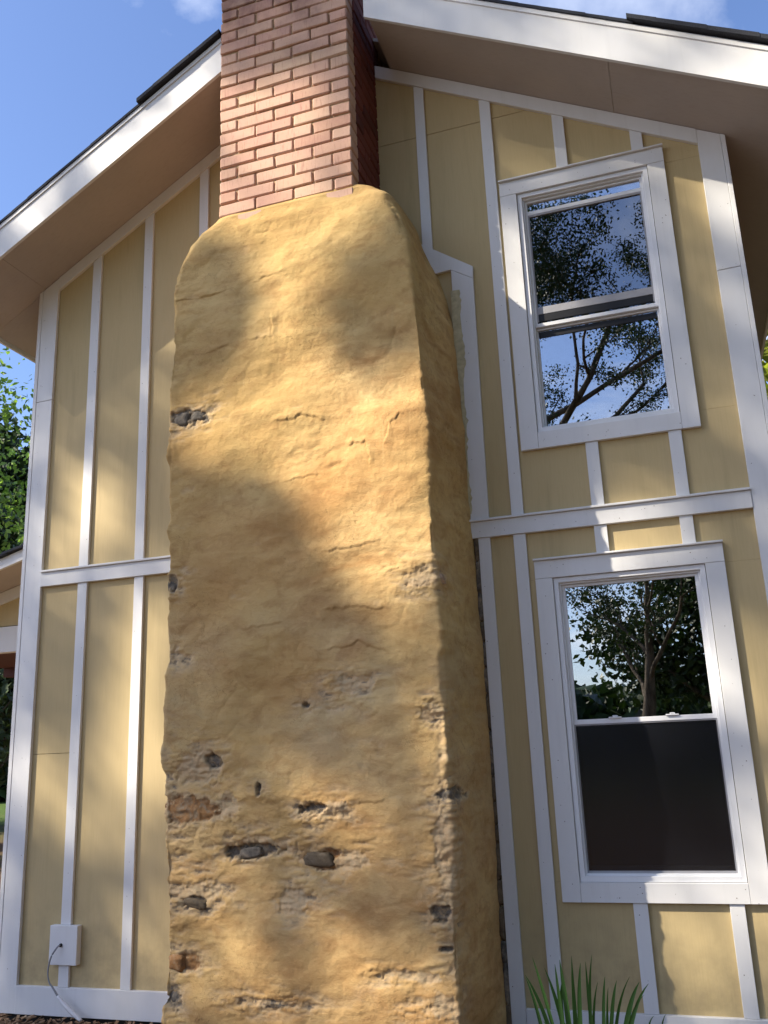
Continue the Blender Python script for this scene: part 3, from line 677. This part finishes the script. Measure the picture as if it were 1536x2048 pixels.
wob += led * .011
rg = 1 - np.abs(fbm(X_ * 3.5 + 40, Y_ * 3.5, Z_ * 5.0 + 2 + 0.8 * fbm(X_ * 2, Y_ * 2, Z_ * 2, 77, 2), 51, 4)) * 5
msk = np.clip(fbm(X_ * 1.7, Y_ * 1.7, Z_ * 1.7, 61, 2) * 2 + .15, 0, 1)
ridge = np.clip(rg, 0, 1) * msk
wob -= ridge * .0032
wob += fbm(X_ * 14, Y_ * 14, Z_ * 17, 71, 3) * .0024 + fbm(X_ * 45, Y_ * 45, Z_ * 45, 81, 2) * .0008
# stone courses telegraphing through at the arrises
arr = np.exp(-((np.abs(pn[:, :, 0]) - .7) / .35) ** 2)
wob += arr * (fbm(X_ * .5 + 9, Y_ * .5, Z_ * 4.2, 91, 3) * .034 + fbm(X_ * 3, Y_ * 3, Z_ * 16, 95, 3) * .013)
crease = np.zeros_like(wob); pale = np.zeros_like(wob); stone = np.zeros_like(wob); rust = np.zeros_like(wob)
wx = X_ + .022 * fbm(X_ * 9, Y_, Z_ * 9, 101, 4); wz = Z_ + .026 * fbm(X_ * 14 + 9, Y_, Z_ * 14, 105, 3)
for cl in CREASE:
    best = np.full_like(wob, 9.); sgn = np.zeros_like(wob)
    for (p, q) in zip(cl[:-1], cl[1:]):
        dx, dz = q[0] - p[0], q[1] - p[1]; L2 = dx * dx + dz * dz
        t = np.clip(((wx - p[0]) * dx + (wz - p[1]) * dz) / L2, 0, 1)
        ex, ez = wx - p[0] - t * dx, wz - p[1] - t * dz; dd = np.hypot(ex, ez)
        up_ = ez if abs(dx) > abs(dz) else ex
        m_ = dd < best; best = np.where(m_, dd, best); sgn = np.where(m_, up_, sgn)
    brk = np.clip(fbm(X_ * 5 + 4, Y_, Z_ * 5, 161, 3) * 2.2 + .55, 0, 1)
    lip = (np.exp(-(best / .030) ** 2) * np.where(sgn > 0, 1, .2) * .0065 - np.exp(-(best / .0085) ** 2) * .002) * brk
    wob += lip * front; crease = np.maximum(crease, np.exp(-(best / .006) ** 2) * front * brk)
rag = fbm(X_ * 13, Y_ * 8, Z_ * 19, 111, 5, .65) * 1.25
ROCKS = []
inr = (X_ < -.9) & (Y_ < -.25)
for (kd, fx, fz_, rx, rz) in FEAT:
    d = np.hypot((X_ - fx) / rx, (Z_ - fz_) / rz) + rag * .8
    e = np.clip((1.0 - d) / .22, 0, 1) * inr
    if kd in ('pale', 'pink', 'crumb'):
        dep = .005; pale = np.maximum(pale, e)
        wob -= e * (dep + .006 * fbm(X_ * 30, Y_ * 30, Z_ * 40, 121, 3))
        if kd == 'crumb': stone = np.maximum(stone, np.clip((.6 - d) / .1, 0, 1) * inr * (fbm(X_ * 40, Y_ * 9, Z_ * 40, 123, 2) > .12))
    else:
        e2 = np.clip((1.35 - d) / .25, 0, 1) * inr; pale = np.maximum(pale, e2 * .9)
        wob -= e * {'hole': .024, 'dark': .013, 'grey': .012, 'rust': .008, 'stone': .010}[kd] + e * .006 * fbm(X_ * 24, Y_ * 30, Z_ * 30, 131, 3)
        stone = np.maximum(stone, e)
        if kd in ('rust', 'stone'): rust = np.maximum(rust, e2)
rough = np.zeros_like(wob)
for (kd, fx, fz_, rx, rz) in FEAT: rough = np.maximum(rough, np.exp(-(((X_ - fx) / (rx * 1.5 + .06)) ** 2 + ((Z_ - fz_) / (rz * 1.6 + .045)) ** 2)) * inr)
rough = np.maximum(rough, np.clip((1.7 - Z_) / .5, 0, 1) * np.exp(-((X_ + 2.56) / .10) ** 2) * inr)
rough = np.clip(rough * 1.6 + fbm(X_ * 6, Y_ * 6, Z_ * 8, 171, 3) * 1.1 - .35, 0, 1) * np.clip((-1.055 - X_) / .03, .15, 1)
tl = fbm(X_ * 8 + 2, Y_ * 8, Z_ * 26 + 1, 181, 5, .62); tq = np.floor(tl * 9) / 9 + .5 / 9
wob += rough * ((tl * .35 + tq * .65) * .018 - .003)
pale = np.maximum(pale, np.clip(rough * 1.2, 0, 1) * np.clip(-tl * 4 + .25, 0, 1) * .8)
stone = np.maximum(stone, np.clip(rough * 1.5 - .6, 0, 1) * np.clip(-tl * 9 - 2.4, 0, 1))
edge_low = np.clip((1.9 - Z_) / .5, 0, 1) * np.exp(-((X_ + 1.11) / .035) ** 2) * np.clip(rag + .35, 0, 1) * 1.4
pale = np.clip(np.maximum(pale, edge_low * inr), 0, 1)
wob -= edge_low * .008 * (1 + fbm(X_ * 30, Y_ * 30, Z_ * 30, 141, 3))
fade = np.clip((zf[:, None] - 0) / .01, 0, 1) * np.clip((4.60 - zf[:, None]) / .05, .25, 1)
backfade = np.clip(-Y_ / .06, 0.25, 1)
wob = wob * fade * backfade
V = np.stack([X_ + pn[:, :, 0] * wob, Y_ + pn[:, :, 1] * wob, Z_], -1)
V[..., 1] = np.where(V[..., 1] < -.002, V[..., 1], np.maximum(V[..., 1], -0.002))
V[:, :, 1] = np.minimum(V[:, :, 1], .02)
me = bpy.data.meshes.new('stucco')
nv = NZ * NC; me.vertices.add(nv); me.vertices.foreach_set('co', V.reshape(-1).astype(np.float32))
ii, jj = np.meshgrid(np.arange(NZ - 1), np.arange(NC - 1), indexing='ij'); b0 = (ii * NC + jj)
F = np.stack([b0, b0 + 1, b0 + NC + 1, b0 + NC], -1).reshape(-1, 4)
me.loops.add(F.size); me.loops.foreach_set('vertex_index', F.reshape(-1).astype(np.int32))
me.polygons.add(len(F)); me.polygons.foreach_set('loop_start', np.arange(0, F.size, 4, dtype=np.int32)); me.polygons.foreach_set('loop_total', np.full(len(F), 4, dtype=np.int32))
me.update(calc_edges=True)
for nm, arr_ in (('pale', pale), ('stone', stone), ('crease', crease), ('rust', rust)):
    at = me.attributes.new(nm, 'FLOAT', 'POINT'); at.data.foreach_set('value', np.clip(arr_, 0, 1).reshape(-1).astype(np.float32))
link('rendered_base', me, M_stucco, chim, True)
# exposed stones bedded in the broken places
def rockmesh(rx, ry, rz, seed, mat):
    bm = bmesh.new(); bmesh.ops.create_icosphere(bm, subdivisions=3, radius=1); r = random.Random(seed); o = r.uniform(0, 50)
    co = np.array([v.co[:] for v in bm.verts]); k = 1 + .22 * fbm(co[:, 0] * 2.3 + o, co[:, 1] * 2.3 + 9, co[:, 2] * 2.3 + 5, 151, 4) * 1.5
    co = np.sign(co) * np.abs(co) ** .6 * k[:, None]
    for v, c_ in zip(bm.verts, co): v.co = (c_[0] * rx, c_[1] * ry, c_[2] * rz)
    me = bpy.data.meshes.new('exposed_stone'); bm.to_mesh(me); bm.free(); me.materials.append(mat); return me
stones = [(-2.56, -.545, 3.29, .05, .03, .045, M_rgrey, 'dark grey stone'), (-2.45, -.548, 3.30, .05, .025, .04, M_rgrey, None), (-2.60, -.54, 2.32, .028, .03, .04, M_rgrey, None), (-1.16, -.548, 2.225, .095, .022, .045, M_rpale, 'pinkish stone'),
          (-2.53, -.548, 1.145, .075, .028, .058, M_rrust, 'rusty orange stone'), (-2.37, -.548, 1.13, .06, .024, .052, M_rrust, None), (-2.12, -.546, .93, .06, .02, .026, M_rgrey, None), (-1.76, -.556, .898, .078, .018, .033, M_rbrown, 'smooth brown stone'),
          (-2.43, -.55, .695, .062, .02, .022, M_rbrown, None), (-1.15, -.545, .655, .034, .02, .026, M_rgrey, None), (-2.53, -.55, .42, .045, .025, .035, M_rrust, None), (-2.535, -.538, .262, .03, .024, .03, M_rgrey, None), (-1.77, -.55, 1.13, .055, .018, .018, M_rgrey, None), (-2.335, -.545, 1.365, .03, .02, .022, M_rgrey, None), (-2.58, -.50, .93, .02, .04, .045, M_rgrey, None), (-2.568, -.50, .70, .026, .04, .05, M_rrust, None)]
for i, (x, y, z, a, b_, c_, m_, lb) in enumerate(stones):
    me = rockmesh(a, b_, c_, i, m_); o = link('exposed_stone', me, None, chim, True); o.location = (x, y + .014, z); o.rotation_euler = (0, random.uniform(-.25, .25), 0)
    if lb: o['label'] = lb
# rough stones seen in the slot between render and trim
z = -.02; i = 0
while z < 2.5:
    h = random.uniform(.08, .19); me = rockmesh(.016, .012, h * .5, 100 + i, M_rgrey if random.random() < .6 else M_rbrown)
    o = link('exposed_stone', me, None, chim, True); o.location = (-0.992 + random.uniform(-.004, .004), -.010, z + h / 2); z += h + .004; i += 1

# ------------------------------------------------------------------ side porch
porch = empty('side_porch', (-5.6, 2, 0), house)
def pz_(x): return 3.146 + .27 * (x + 5.334)
PX0, PX1 = -7.4, XL - .001
hexa('fascia_board', [(PX0, 1.5, pz_(PX0)), (PX1, 1.5, pz_(PX1)), (PX1, 1.5, pz_(PX1) + .095), (PX0, 1.5, pz_(PX0) + .095), (PX0, 1.53, pz_(PX0)), (PX1, 1.53, pz_(PX1)), (PX1, 1.53, pz_(PX1) + .095), (PX0, 1.53, pz_(PX0) + .095)], M_white, porch)
for k in range(16):
    x0 = PX0 - .05 + k * .21; x1 = min(x0 + .26, PX1); l = .097
    hexa('shingle_course', [(x0, 1.46 + random.uniform(-.006, .006), pz_(x0) + l + .012), (x1, 1.46, pz_(x1) + l), (x1, 1.46, pz_(x1) + l + .022), (x0, 1.46, pz_(x0) + l + .036), (x0, 6, pz_(x0) + l + .012), (x1, 6, pz_(x1) + l), (x1, 6, pz_(x1) + l + .022), (x0, 6, pz_(x0) + l + .036)], M_shingle, porch)
hexa('soffit', [(PX0, 1.531, pz_(PX0) + .012), (PX1, 1.531, pz_(PX1) + .012), (PX1, 1.531, pz_(PX1) + .024), (PX0, 1.531, pz_(PX0) + .024), (PX0, 6, pz_(PX0) + .012), (PX1, 6, pz_(PX1) + .012), (PX1, 6, pz_(PX1) + .024), (PX0, 6, pz_(PX0) + .024)], M_soffit, porch)
prism('gable_panel', [(-7.0, 2.66), (PX1, 2.66), (PX1, pz_(PX1)), (-7.0, pz_(-7.0))], 2.012, 2.06, M_yellow, porch, 0)
prism('frieze_board', [(-7.0, pz_(-7.0) - .105), (PX1, pz_(PX1) - .105), (PX1, pz_(PX1) + .008), (-7.0, pz_(-7.0) + .008)], 1.988, 2.011, M_white, porch)
board('beam', -7.0, PX1, 2.412, 2.650, 1.99, 2.08, M_white, porch, .003)
board('ceiling', -7.0, PX1, 2.425, 2.445, 2.081, 3.4, M_ceil, porch, 0)
board('beam', -7.0, PX1, 2.33, 2.424, 3.25, 3.35, M_ceil, porch, 0)
for y in (2.0,): board('post', -7.0, -6.86, -.05, 2.41 if y < 3 else 2.33, y, y + .1, M_white, porch)

# ------------------------------------------------------------------ cable
def tube(name, pts, radii, mat, parent=None, n=8, sm=4):
    # catmull-rom
    P = [Vector(p) for p in pts]; Q = []; R = []
    for i in range(len(P) - 1):
        p0, p1, p2, p3 = P[max(i - 1, 0)], P[i], P[i + 1], P[min(i + 2, len(P) - 1)]
        for k in range(sm):
            t = k / sm; Q.append(.5 * ((2 * p1) + (p2 - p0) * t + (2 * p0 - 5 * p1 + 4 * p2 - p3) * t * t + (-p0 + 3 * p1 - 3 * p2 + p3) * t ** 3)); R.append(radii[i] * (1 - t) + radii[i + 1] * t)
    Q.append(P[-1]); R.append(radii[-1]); v = []; f = []
    for i, q in enumerate(Q):
        d = (Q[min(i + 1, len(Q) - 1)] - Q[max(i - 1, 0)]).normalized(); a = d.cross(Vector((0, 0, 1)) if abs(d.z) < .9 else Vector((1, 0, 0))).normalized(); b = d.cross(a)
        for k in range(n): t = k * 2 * math.pi / n; v.append(q + (a * math.cos(t) + b * math.sin(t)) * R[i])
        if i:
            for k in range(n): f.append(((i - 1) * n + k, (i - 1) * n + (k + 1) % n, i * n + (k + 1) % n, i * n + k))
    f.append(tuple(range(n))[::-1]); f.append(tuple(range((len(Q) - 1) * n, len(Q) * n)))
    return link(name, mesh(name, v, f), mat, parent, True)
cab = tag(empty('cable', (-3.59, -.045, .378)), 'thin grey cable hanging from the white block on the left wall, white at its end', 'cable')
cpts = [(-3.594, -.03, .378), (-3.600, -.06, .375), (-3.625, -.075, .335), (-3.640, -.08, .29), (-3.646, -.08, .233), (-3.632, -.08, .186), (-3.61, -.08, .165), (-3.57, -.08, .118)]
tube('cable_jacket', cpts, [.005] * 4 + [.0042] * 2 + [.005, .006], M_cable, cab)
tube('cable_sleeve', [(-3.572, -.08, .120), (-3.52, -.082, .078), (-3.462, -.086, .040), (-3.40, -.09, .004)], [.008, .012, .013, .009], M_tape, cab)
gr = tube('grommet', [(-3.594, -.052, .378), (-3.594, -.040, .378)], [.009, .011], M_dark, house)
gr.name = 'grommet'

# ------------------------------------------------------------------ strap-leaved plant
plant = tag(empty('strap_leaf_plant', (-.45, -.9, -.05)), 'clump of green strap-shaped leaves in front of the lower right wall', 'plant')
tips = [(-0.736, 0.487, -.678), (-0.727, 0.506, -.647), (-0.697, 0.566, -.640), (-0.649, 0.533, -.592), (-0.609, 0.545, -.598), (-0.59, 0.56, -.574), (-0.54, 0.577, -.549), (-0.508, 0.551, -.537), (-0.462, 0.58, -.501), (-0.485, 0.561, -.489), (-0.587, 0.484, -.61), (-0.447, 0.486, -.489), (-0.419, 0.503, -.444), (-0.407, 0.472, -.43), (-0.375, 0.492, -.418), (-0.325, 0.503, -.412), (-0.291, 0.485, -.37), (-0.255, 0.488, -.359), (-0.277, 0.446, -.365), (-0.245, 0.376, -.289), (-0.201, 0.383, -.237)]
def blade(tip, mid, base, wd, tw):
    P = []; 
    for k in range(15):
        t = k / 14; P.append((1 - t) ** 2 * Vector(base) + 2 * t * (1 - t) * Vector(mid) + t * t * Vector(tip))
    v = []; f = []
    for k, p in enumerate(P):
        t = k / 14; w_ = wd * (.75 + .5 * t) * (1 - t ** 3.2) + .0006; d = (P[min(k + 1, 14)] - P[max(k - 1, 0)]).normalized()
        s = Vector((math.cos(tw + t * .7), math.sin(tw + t * .7), 0)); s = (s - d * s.dot(d)).normalized(); n = d.cross(s)
        v += [p - s * w_, p + n * w_ * .45, p + s * w_]
        if k: a = (k - 1) * 3; b = k * 3; f += [(a, a + 1, b + 1, b), (a + 1, a + 2, b + 2, b + 1)]
    o = link('leaf', mesh('leaf', v, f), M_blade, plant, True)
for i, (tx, tz, mx) in enumerate(tips):
    yb = -.9 + random.uniform(-.05, .05)
    bx = -.47 + (mx + .47) * .7 + random.uniform(-.02, .02)
    mid = (mx + (mx - bx) * .1 - (tx - mx) * .2, -.9, .36)
    blade((tx, -.9 + random.uniform(-.03, .03), tz), mid, (bx, yb, -.05), random.uniform(.0075, .0125), random.uniform(-.6, .6))
for i in range(26):
    a = random.uniform(-1.2, 1.2); h = random.uniform(.18, .33); bx = -.47 + random.uniform(-.09, .12)
    blade((bx + .22 * math.sin(a), -.9 + random.uniform(-.2, .2), h), (bx + .1 * math.sin(a), -.9, h * .8), (bx, -.9 + random.uniform(-.05, .05), -.05), random.uniform(.007, .011), random.uniform(-1, 1))

# ------------------------------------------------------------------ wood chip mulch
bm = bmesh.new()
for i in range(5200):
    x = random.uniform(-4.9, 1.6); y = -abs(random.gauss(0, .55)) - .01
    if y < -2.2: continue
    if -2.66 < x < -.98 and y > -.6: continue
    l, w_, h = random.uniform(.012, .055), random.uniform(.006, .018), random.uniform(.002, .007)
    base = -.045 + .035 * math.exp(-((y + .1) / .25) ** 2) + random.uniform(-.008, .012)
    q = Matrix.Translation((x, y - .02, base)) @ Matrix.Rotation(random.uniform(0, 6.3), 4, 'Z') @ Matrix.Rotation(random.gauss(0, .35), 4, 'Y') @ Matrix.Rotation(random.gauss(0, .35), 4, 'X') @ Matrix.Diagonal((l, w_, h, 1))
    bmesh.ops.create_cube(bm, size=1, matrix=q)
me = bpy.data.meshes.new('mulch'); bm.to_mesh(me); bm.free()
tag(link('mulch', me, M_mulch), 'brown wood chips and leaf litter along the foot of the wall', 'mulch', kind='stuff')

# ------------------------------------------------------------------ trees
class Tree:
    def __init__(s, seed): s.r = random.Random(seed); s.v = []; s.f = []; s.tips = []
    def seg(s, p, q, r0, r1, n=7):
        d = (q - p).normalized(); a = d.cross(Vector((0, 0, 1)) if abs(d.z) < .9 else Vector((1, 0, 0))).normalized(); b = d.cross(a); o = len(s.v)
        for (c, r) in ((p, r0), (q, r1)):
            for k in range(n): t = 6.2832 * k / n; s.v.append(c + (a * math.cos(t) + b * math.sin(t)) * r)
        for k in range(n): s.f.append((o + k, o + (k + 1) % n, o + n + (k + 1) % n, o + n + k))
    def limb(s, p, d, L, r, depth, bend=.18, up=.05):
        n = 5; step = L / n
        for i in range(n):
            d = (d + Vector((s.r.gauss(0, bend), s.r.gauss(0, bend), s.r.gauss(0, bend * .7) + up))).normalized()
            q = p + d * step; r1 = r * .86; s.seg(p, q, r, r1, 7 if r > .03 else 5); p = q; r = r1
            if depth > 0 and i >= (1 if depth > 1 else 0) and s.r.random() < .8:
                e = (d + Vector((s.r.gauss(0, .75), s.r.gauss(0, .75), s.r.gauss(.1, .45)))).normalized()
                s.limb(p, e, L * s.r.uniform(.45, .68), r * .6, depth - 1, bend, up)
            if depth == 0: s.tips.append((p, d))
        s.tips.append((p, d))
def leaves_mesh(points, size, r, n_each, spread):
    pts = np.array([p[:] for p in points]); N = len(pts) * n_each
    c = np.repeat(pts, n_each, axis=0) + r.normal(0, 1, (N, 3)) * spread * np.array([1, 1, .75])
    return quads(c, size, r)
def quads(c, size, r):
    N = len(c); d = r.normal(0, 1, (N, 3)); d[:, 2] -= .35; d /= np.linalg.norm(d, axis=1)[:, None]
    u = r.normal(0, 1, (N, 3)); s_ = np.cross(d, u); s_ /= np.linalg.norm(s_, axis=1)[:, None]; nrm = np.cross(d, s_)
    sz = (size * r.uniform(.6, 1.25, N))[:, None]
    a = c - d * sz * .5; t = c + d * sz * .55; l = c - s_ * sz * .30 + nrm * sz * .10 - d * sz * .02; q = c + s_ * sz * .30 + nrm * sz * .10 - d * sz * .02
    V = np.stack([a, l, t, q], 1).reshape(-1, 3); me = bpy.data.meshes.new('crown')
    me.vertices.add(N * 4); me.vertices.foreach_set('co', V.reshape(-1).astype(np.float32))
    b = np.arange(N) * 4; F = np.stack([b, b + 1, b + 2, b, b + 2, b + 3], 1).reshape(-1)
    me.loops.add(N * 6); me.loops.foreach_set('vertex_index', F.astype(np.int32)); me.polygons.add(N * 2)
    me.polygons.foreach_set('loop_start', np.arange(0, N * 6, 3, dtype=np.int32)); me.polygons.foreach_set('loop_total', np.full(N * 2, 3, dtype=np.int32)); me.update(calc_edges=True)
    return me
def make_tree(name, lab, loc, h, r0, seed, leafm, size, n_each, spread, limbs=9, start=.3, reach=.45, group=None, depth=2, lean=(0, 0), up=.05):
    root = tag(empty(name, loc), lab, 'tree', group); T = Tree(seed); O = Vector(loc)
    p = O.copy(); d = Vector((lean[0], lean[1], 1)).normalized(); n = 10; r = r0; st = h * .85 / n
    for i in range(n):
        d = (d + Vector((T.r.gauss(0, .05), T.r.gauss(0, .05), .05))).normalized(); q = p + d * st; r1 = r0 * (1 - .085 * (i + 1)); T.seg(p, q, r, r1, 9); 
        fr_ = (i + 1) / n
        if fr_ >= start:
            for k in range(max(1, limbs // 5)):
                a = T.r.uniform(0, 6.283); T.limb(q, Vector((math.cos(a), math.sin(a), T.r.uniform(.15, .8))).normalized(), h * reach * (1.15 - .6 * fr_), r1 * .5, depth, up=up)
        p, r = q, r1
    T.limb(p, Vector((0, 0, 1)), h * .18, r, 1)
    inv = Matrix.Translation(-O)
    o = link('trunk', mesh('trunk', T.v, T.f), M_bark, root, True)
    rr = np.random.default_rng(seed); me = leaves_mesh([t[0] for t in T.tips], size, rr, n_each, spread)
    link('crown', me, leafm, root)
    return root
# behind the left corner
BT = 'trees behind the left corner of the house'
make_tree('broadleaf_tree', 'bright green broadleaf tree beyond the left corner, its top against white cloud', (-13.4, 8.6, -.05), 8.7, .22, 5, M_leafb, .13, 24, .32, group=None, start=.15, limbs=12)
make_tree('broadleaf_tree', 'dark green tree behind the porch at the left edge', (-17.5, 13.5, -.05), 9.0, .3, 15, M_leafd, .26, 26, .5, group=None, start=.1, limbs=12)
make_tree('broadleaf_tree', 'bushy tree with low dark foliage seen under the porch roof', (-12.6, 8.2, -.05), 5.0, .15, 25, M_leafd, .16, 26, .35, group=None, start=.1, limbs=14)
# behind the right corner
make_tree('broadleaf_tree', 'sunlit yellow-green tree beyond the right corner under the eave', (5.2, 14.5, -.05), 12.5, .3, 35, M_leafy, .26, 26, .5, start=.15, limbs=12)
# reflected in the windows, behind the photographer
make_tree('oak_tree', 'spreading oak reflected in the upper window', (-4.4, -11.5, -.05), 12.4, .34, 45, M_leafd, .058, 95, .135, start=.50, limbs=10, reach=.48, lean=(.12, 0), depth=2)
make_tree('forked_tree', 'forked tree reflected in the upper half of the lower window', (-1.1, -18.5, -.05), 6.8, .24, 55, M_leafd, .09, 14, .17, start=.36, limbs=8, reach=.42, up=.14)
make_tree('broadleaf_tree', 'dense dark tree reflected at the right of the lower window', (3.0, -22.0, -.05), 8.0, .3, 65, M_leafd, .26, 26, .5, start=.12, limbs=12)

make_tree('broadleaf_tree', 'big leafy tree added out of view on the right to cut the sky light', (7.5, -10.0, -.05), 13.0, .36, 75, M_leaf, .24, 26, .5, start=.2, limbs=14)  # this and the next tree are added to dim sky light on the wall
make_tree('broadleaf_tree', 'tall dark tree added furthest right, out of view, to cut the sky light', (12.5, -3.0, -.05), 13.0, .36, 85, M_leafd, .26, 26, .5, start=.2, limbs=14)

# unseen tree towards the sun, crown shaped by a drawn shade map
LIT = [(-1.9, 3.4, .35, .3, -.25), (-.9, 3.7, .6, .2, -.3), (-.76, 4.15, .13, .5, .9), (-0.64, 3.02, 0.2, 0.17, 0.5), (-0.48, 2.71, 0.18, 0.12, 0.5), (-1.58, 3.05, 0.2, 0.28, 0.4), (-1.35, 1.61, 0.3, 0.28, 0.5), (-.5, 4.75, .45, .35, .9), (.1, 3.6, .75, .6, .4), (.45, 2.9, .3, .5, .25), (0.0, 4.75, .75, .35, .5), (-3.2, 3.95, .4, .3, .4), (-.05, 2.75, .5, .18, .3), (-1.35, 1.2, .5, .6, .35), (-.9, .75, .6, .3, .2), (-0.88, 3.42, 0.35, 0.29, -0.9), (-1.26, 3.37, 0.2, 0.2, -0.5), (-0.98, 2.75, 0.22, 0.37, -1), (-0.67, 2.22, 0.42, 0.32, -1.2), (-0.52, 1.78, 0.3, 0.3, -1.2), (-0.38, 1.33, 0.16, 0.3, -0.8), (-0.32, 0.95, 0.09, 0.19, -0.7), (-1.57, 2.24, 0.16, 0.18, -0.7), (-0.69, 1.49, 0.2, 0.16, -0.6), (-1.51, 2.63, 0.17, 0.09, -0.2), (-1.32, 2.26, 0.19, 0.18, -0.6), (-0.37, 2.57, 0.11, 0.12, -0.3), (-1.1, 0.51, 0.11, 0.17, -0.35), (-0.73, 0.22, 0.25, 0.13, -0.45), (-0.46, 0.1, 0.15, 0.18, -0.4), (-1.4, 0.35, 0.14, 0.1, -0.1), (-0.75, -0.33, 0.25, 0.13, -0.45), (-1.21, -0.49, 0.16, 0.11, -0.6), (-0.66, -0.54, 0.22, 0.13, -0.7), (-0.32, -0.42, 0.09, 0.12, -0.3), (-0.64, 3.02, 0.24, 0.19, 0.9), (-0.48, 2.71, 0.2, 0.13, 1), (-1.58, 3.05, 0.23, 0.32, 0.7), (-1.69, 3.34, 0.14, 0.2, 0.4), (-1.35, 1.61, 0.33, 0.3, 1.2), (-1.14, 1.34, 0.32, 0.16, 0.8), (-1.59, 1.66, 0.25, 0.42, 0.8), (-0.63, 3.39, 0.12, 0.12, 0.4), (-0.98, 0.77, 0.7, 0.19, 0.35), (-0.86, 1.14, 0.35, 0.16, 0.3), (-1.32, 3.46, 0.2, 0.1, 0.3), (-1.04, 4.14, 0.42, 0.39, -1.3), (-0.76, 4.77, 0.13, 0.22, -0.8), (-1.27, 4.56, 0.35, 0.22, -0.8), (-1.13, 5.04, 0.24, 0.23, 1.0), (-1.44, 5.07, 0.14, 0.23, 0.7), (-1.03, 4.82, 0.2, 0.15, 0.5), (-3.37, 3.75, 0.16, 0.25, -0.4), (-3.68, 2.92, 0.12, 0.31, -0.6), (-3.45, 2.89, 0.13, 0.2, -0.4), (-3.06, 3.7, 0.08, 0.43, -0.6), (-3.24, 1.64, 0.12, 0.35, -0.7), (-3.03, 1.45, 0.08, 0.35, -0.6), (-3.06, 2.52, 0.09, 0.26, -0.1), (-3.02, 0.08, 0.12, 0.1, -0.3), (-3.84, 0.34, 0.21, 0.16, 0.2), (-0.58, 3.85, 0.09, 0.64, -0.9), (0.0, 3.02, 0.39, 0.08, -0.35), (-0.09, 2.41, 0.17, 0.11, -0.6), (0.3, 2.53, 0.14, 0.16, -0.3), (0.29, 1.73, 0.12, 0.31, -0.7), (-0.1, 0.47, 0.21, 0.2, -0.8), (-0.03, 0.69, 0.25, 0.09, -0.6), (-0.17, 1.49, 0.15, 0.08, -0.2), (0.54, 3.39, 0.1, 0.17, -0.1), (0.23, 0.98, 0.09, 0.14, -0.3), (0.51, 4.19, 0.15, 0.12, -0.2), (-2.38, 4.48, 0.35, 0.15, -0.7), (-1.86, 4.76, 0.22, 0.15, -0.9), (-3.03, 4.11, 0.25, 0.15, -0.2), (1.36, 3.95, 0.23, 0.15, -1.2), (0.6, 4.32, 0.31, 0.16, -0.25), (-0.24, 4.8, 0.3, 0.14, -0.15)]
BASE = 0.62
SC = Vector((-16.2, -9.8, 16.4))     # crown centre
troot = tag(empty('shade_tree', (-17.5, -11.0, -.05)), 'unseen tall tree on the sunny side, its crown shaped to dapple the wall', 'tree')
T = Tree(99); p = Vector((-17.5, -11.0, -.05)); d = Vector((.03, .02, 1)).normalized(); r = .42
for i in range(12):
    d = (d + Vector((T.r.gauss(0, .04), T.r.gauss(0, .04), .05))).normalized(); q = p + d * 1.35; T.seg(p, q, r, r * .93, 10); p = q; r *= .93
    if i >= 6:
        for k in range(2):
            a = T.r.uniform(0, 6.283); T.limb(q, Vector((math.cos(a), math.sin(a), .5)).normalized(), 3.2, r * .4, 1)
link('trunk', mesh('trunk', T.v, T.f), M_bark, troot, True)
rr = np.random.default_rng(5)
N = 120000
sv = np.array(SUN[:]); sv /= np.linalg.norm(sv)
e1 = np.cross(sv, [0, 0, 1.]); e1 /= np.linalg.norm(e1); e2 = np.cross(e1, sv)
cc = rr.normal(0, 1, (N, 3)); cc /= np.linalg.norm(cc, axis=1)[:, None]; cc *= (rr.random(N) ** (1 / 2.2))[:, None]
P_ = np.array(SC[:]) + (cc @ np.stack([e1 * 4.3, e2 * 4.3, sv * 1.7]))
# follow the ray from each leaf down to the wall plane
rx_ = P_[:, 0] - 1.5 * P_[:, 1]; rz_ = P_[:, 2] + 1.47 * P_[:, 1]
sh = BASE + .75 * fbm(rx_ * 2.3 + 30, rz_ * 0 + 3, rz_ * 2.3 + 30, 201, 3)
for (a, b_, c_, d_, v_) in LIT: sh = sh + 1.3 * v_ * np.exp(-(((rx_ - a) / (c_ * 1.05)) ** 2 + ((rz_ - b_) / (d_ * 1.05)) ** 2))
keep = rr.random(N) < np.clip(sh, 0, 1) ** 1.5 * 0.5
me = quads(P_[keep], .13, rr); link('crown', me, M_leaf, troot)

# ------------------------------------------------------------------ distant wood and shrubs closing the horizon
pts = []
for i in range(52000):
    a = rr.random() * 2 * math.pi; R_ = rr.uniform(38, 50)
    hgt = 3.2 + (1.6 if math.sin(a) < -.3 else 0) + .7 * math.sin(a * 5 + 1) + .5 * math.sin(a * 13)
    pts.append((R_ * math.cos(a), R_ * math.sin(a), rr.random() * hgt))
me = quads(np.array(pts), 1.15, rr); me.name = 'woodland'
tag(link('woodland', me, M_leafd), 'dark belt of woodland closing the view all round the yard', 'woods', kind='stuff')
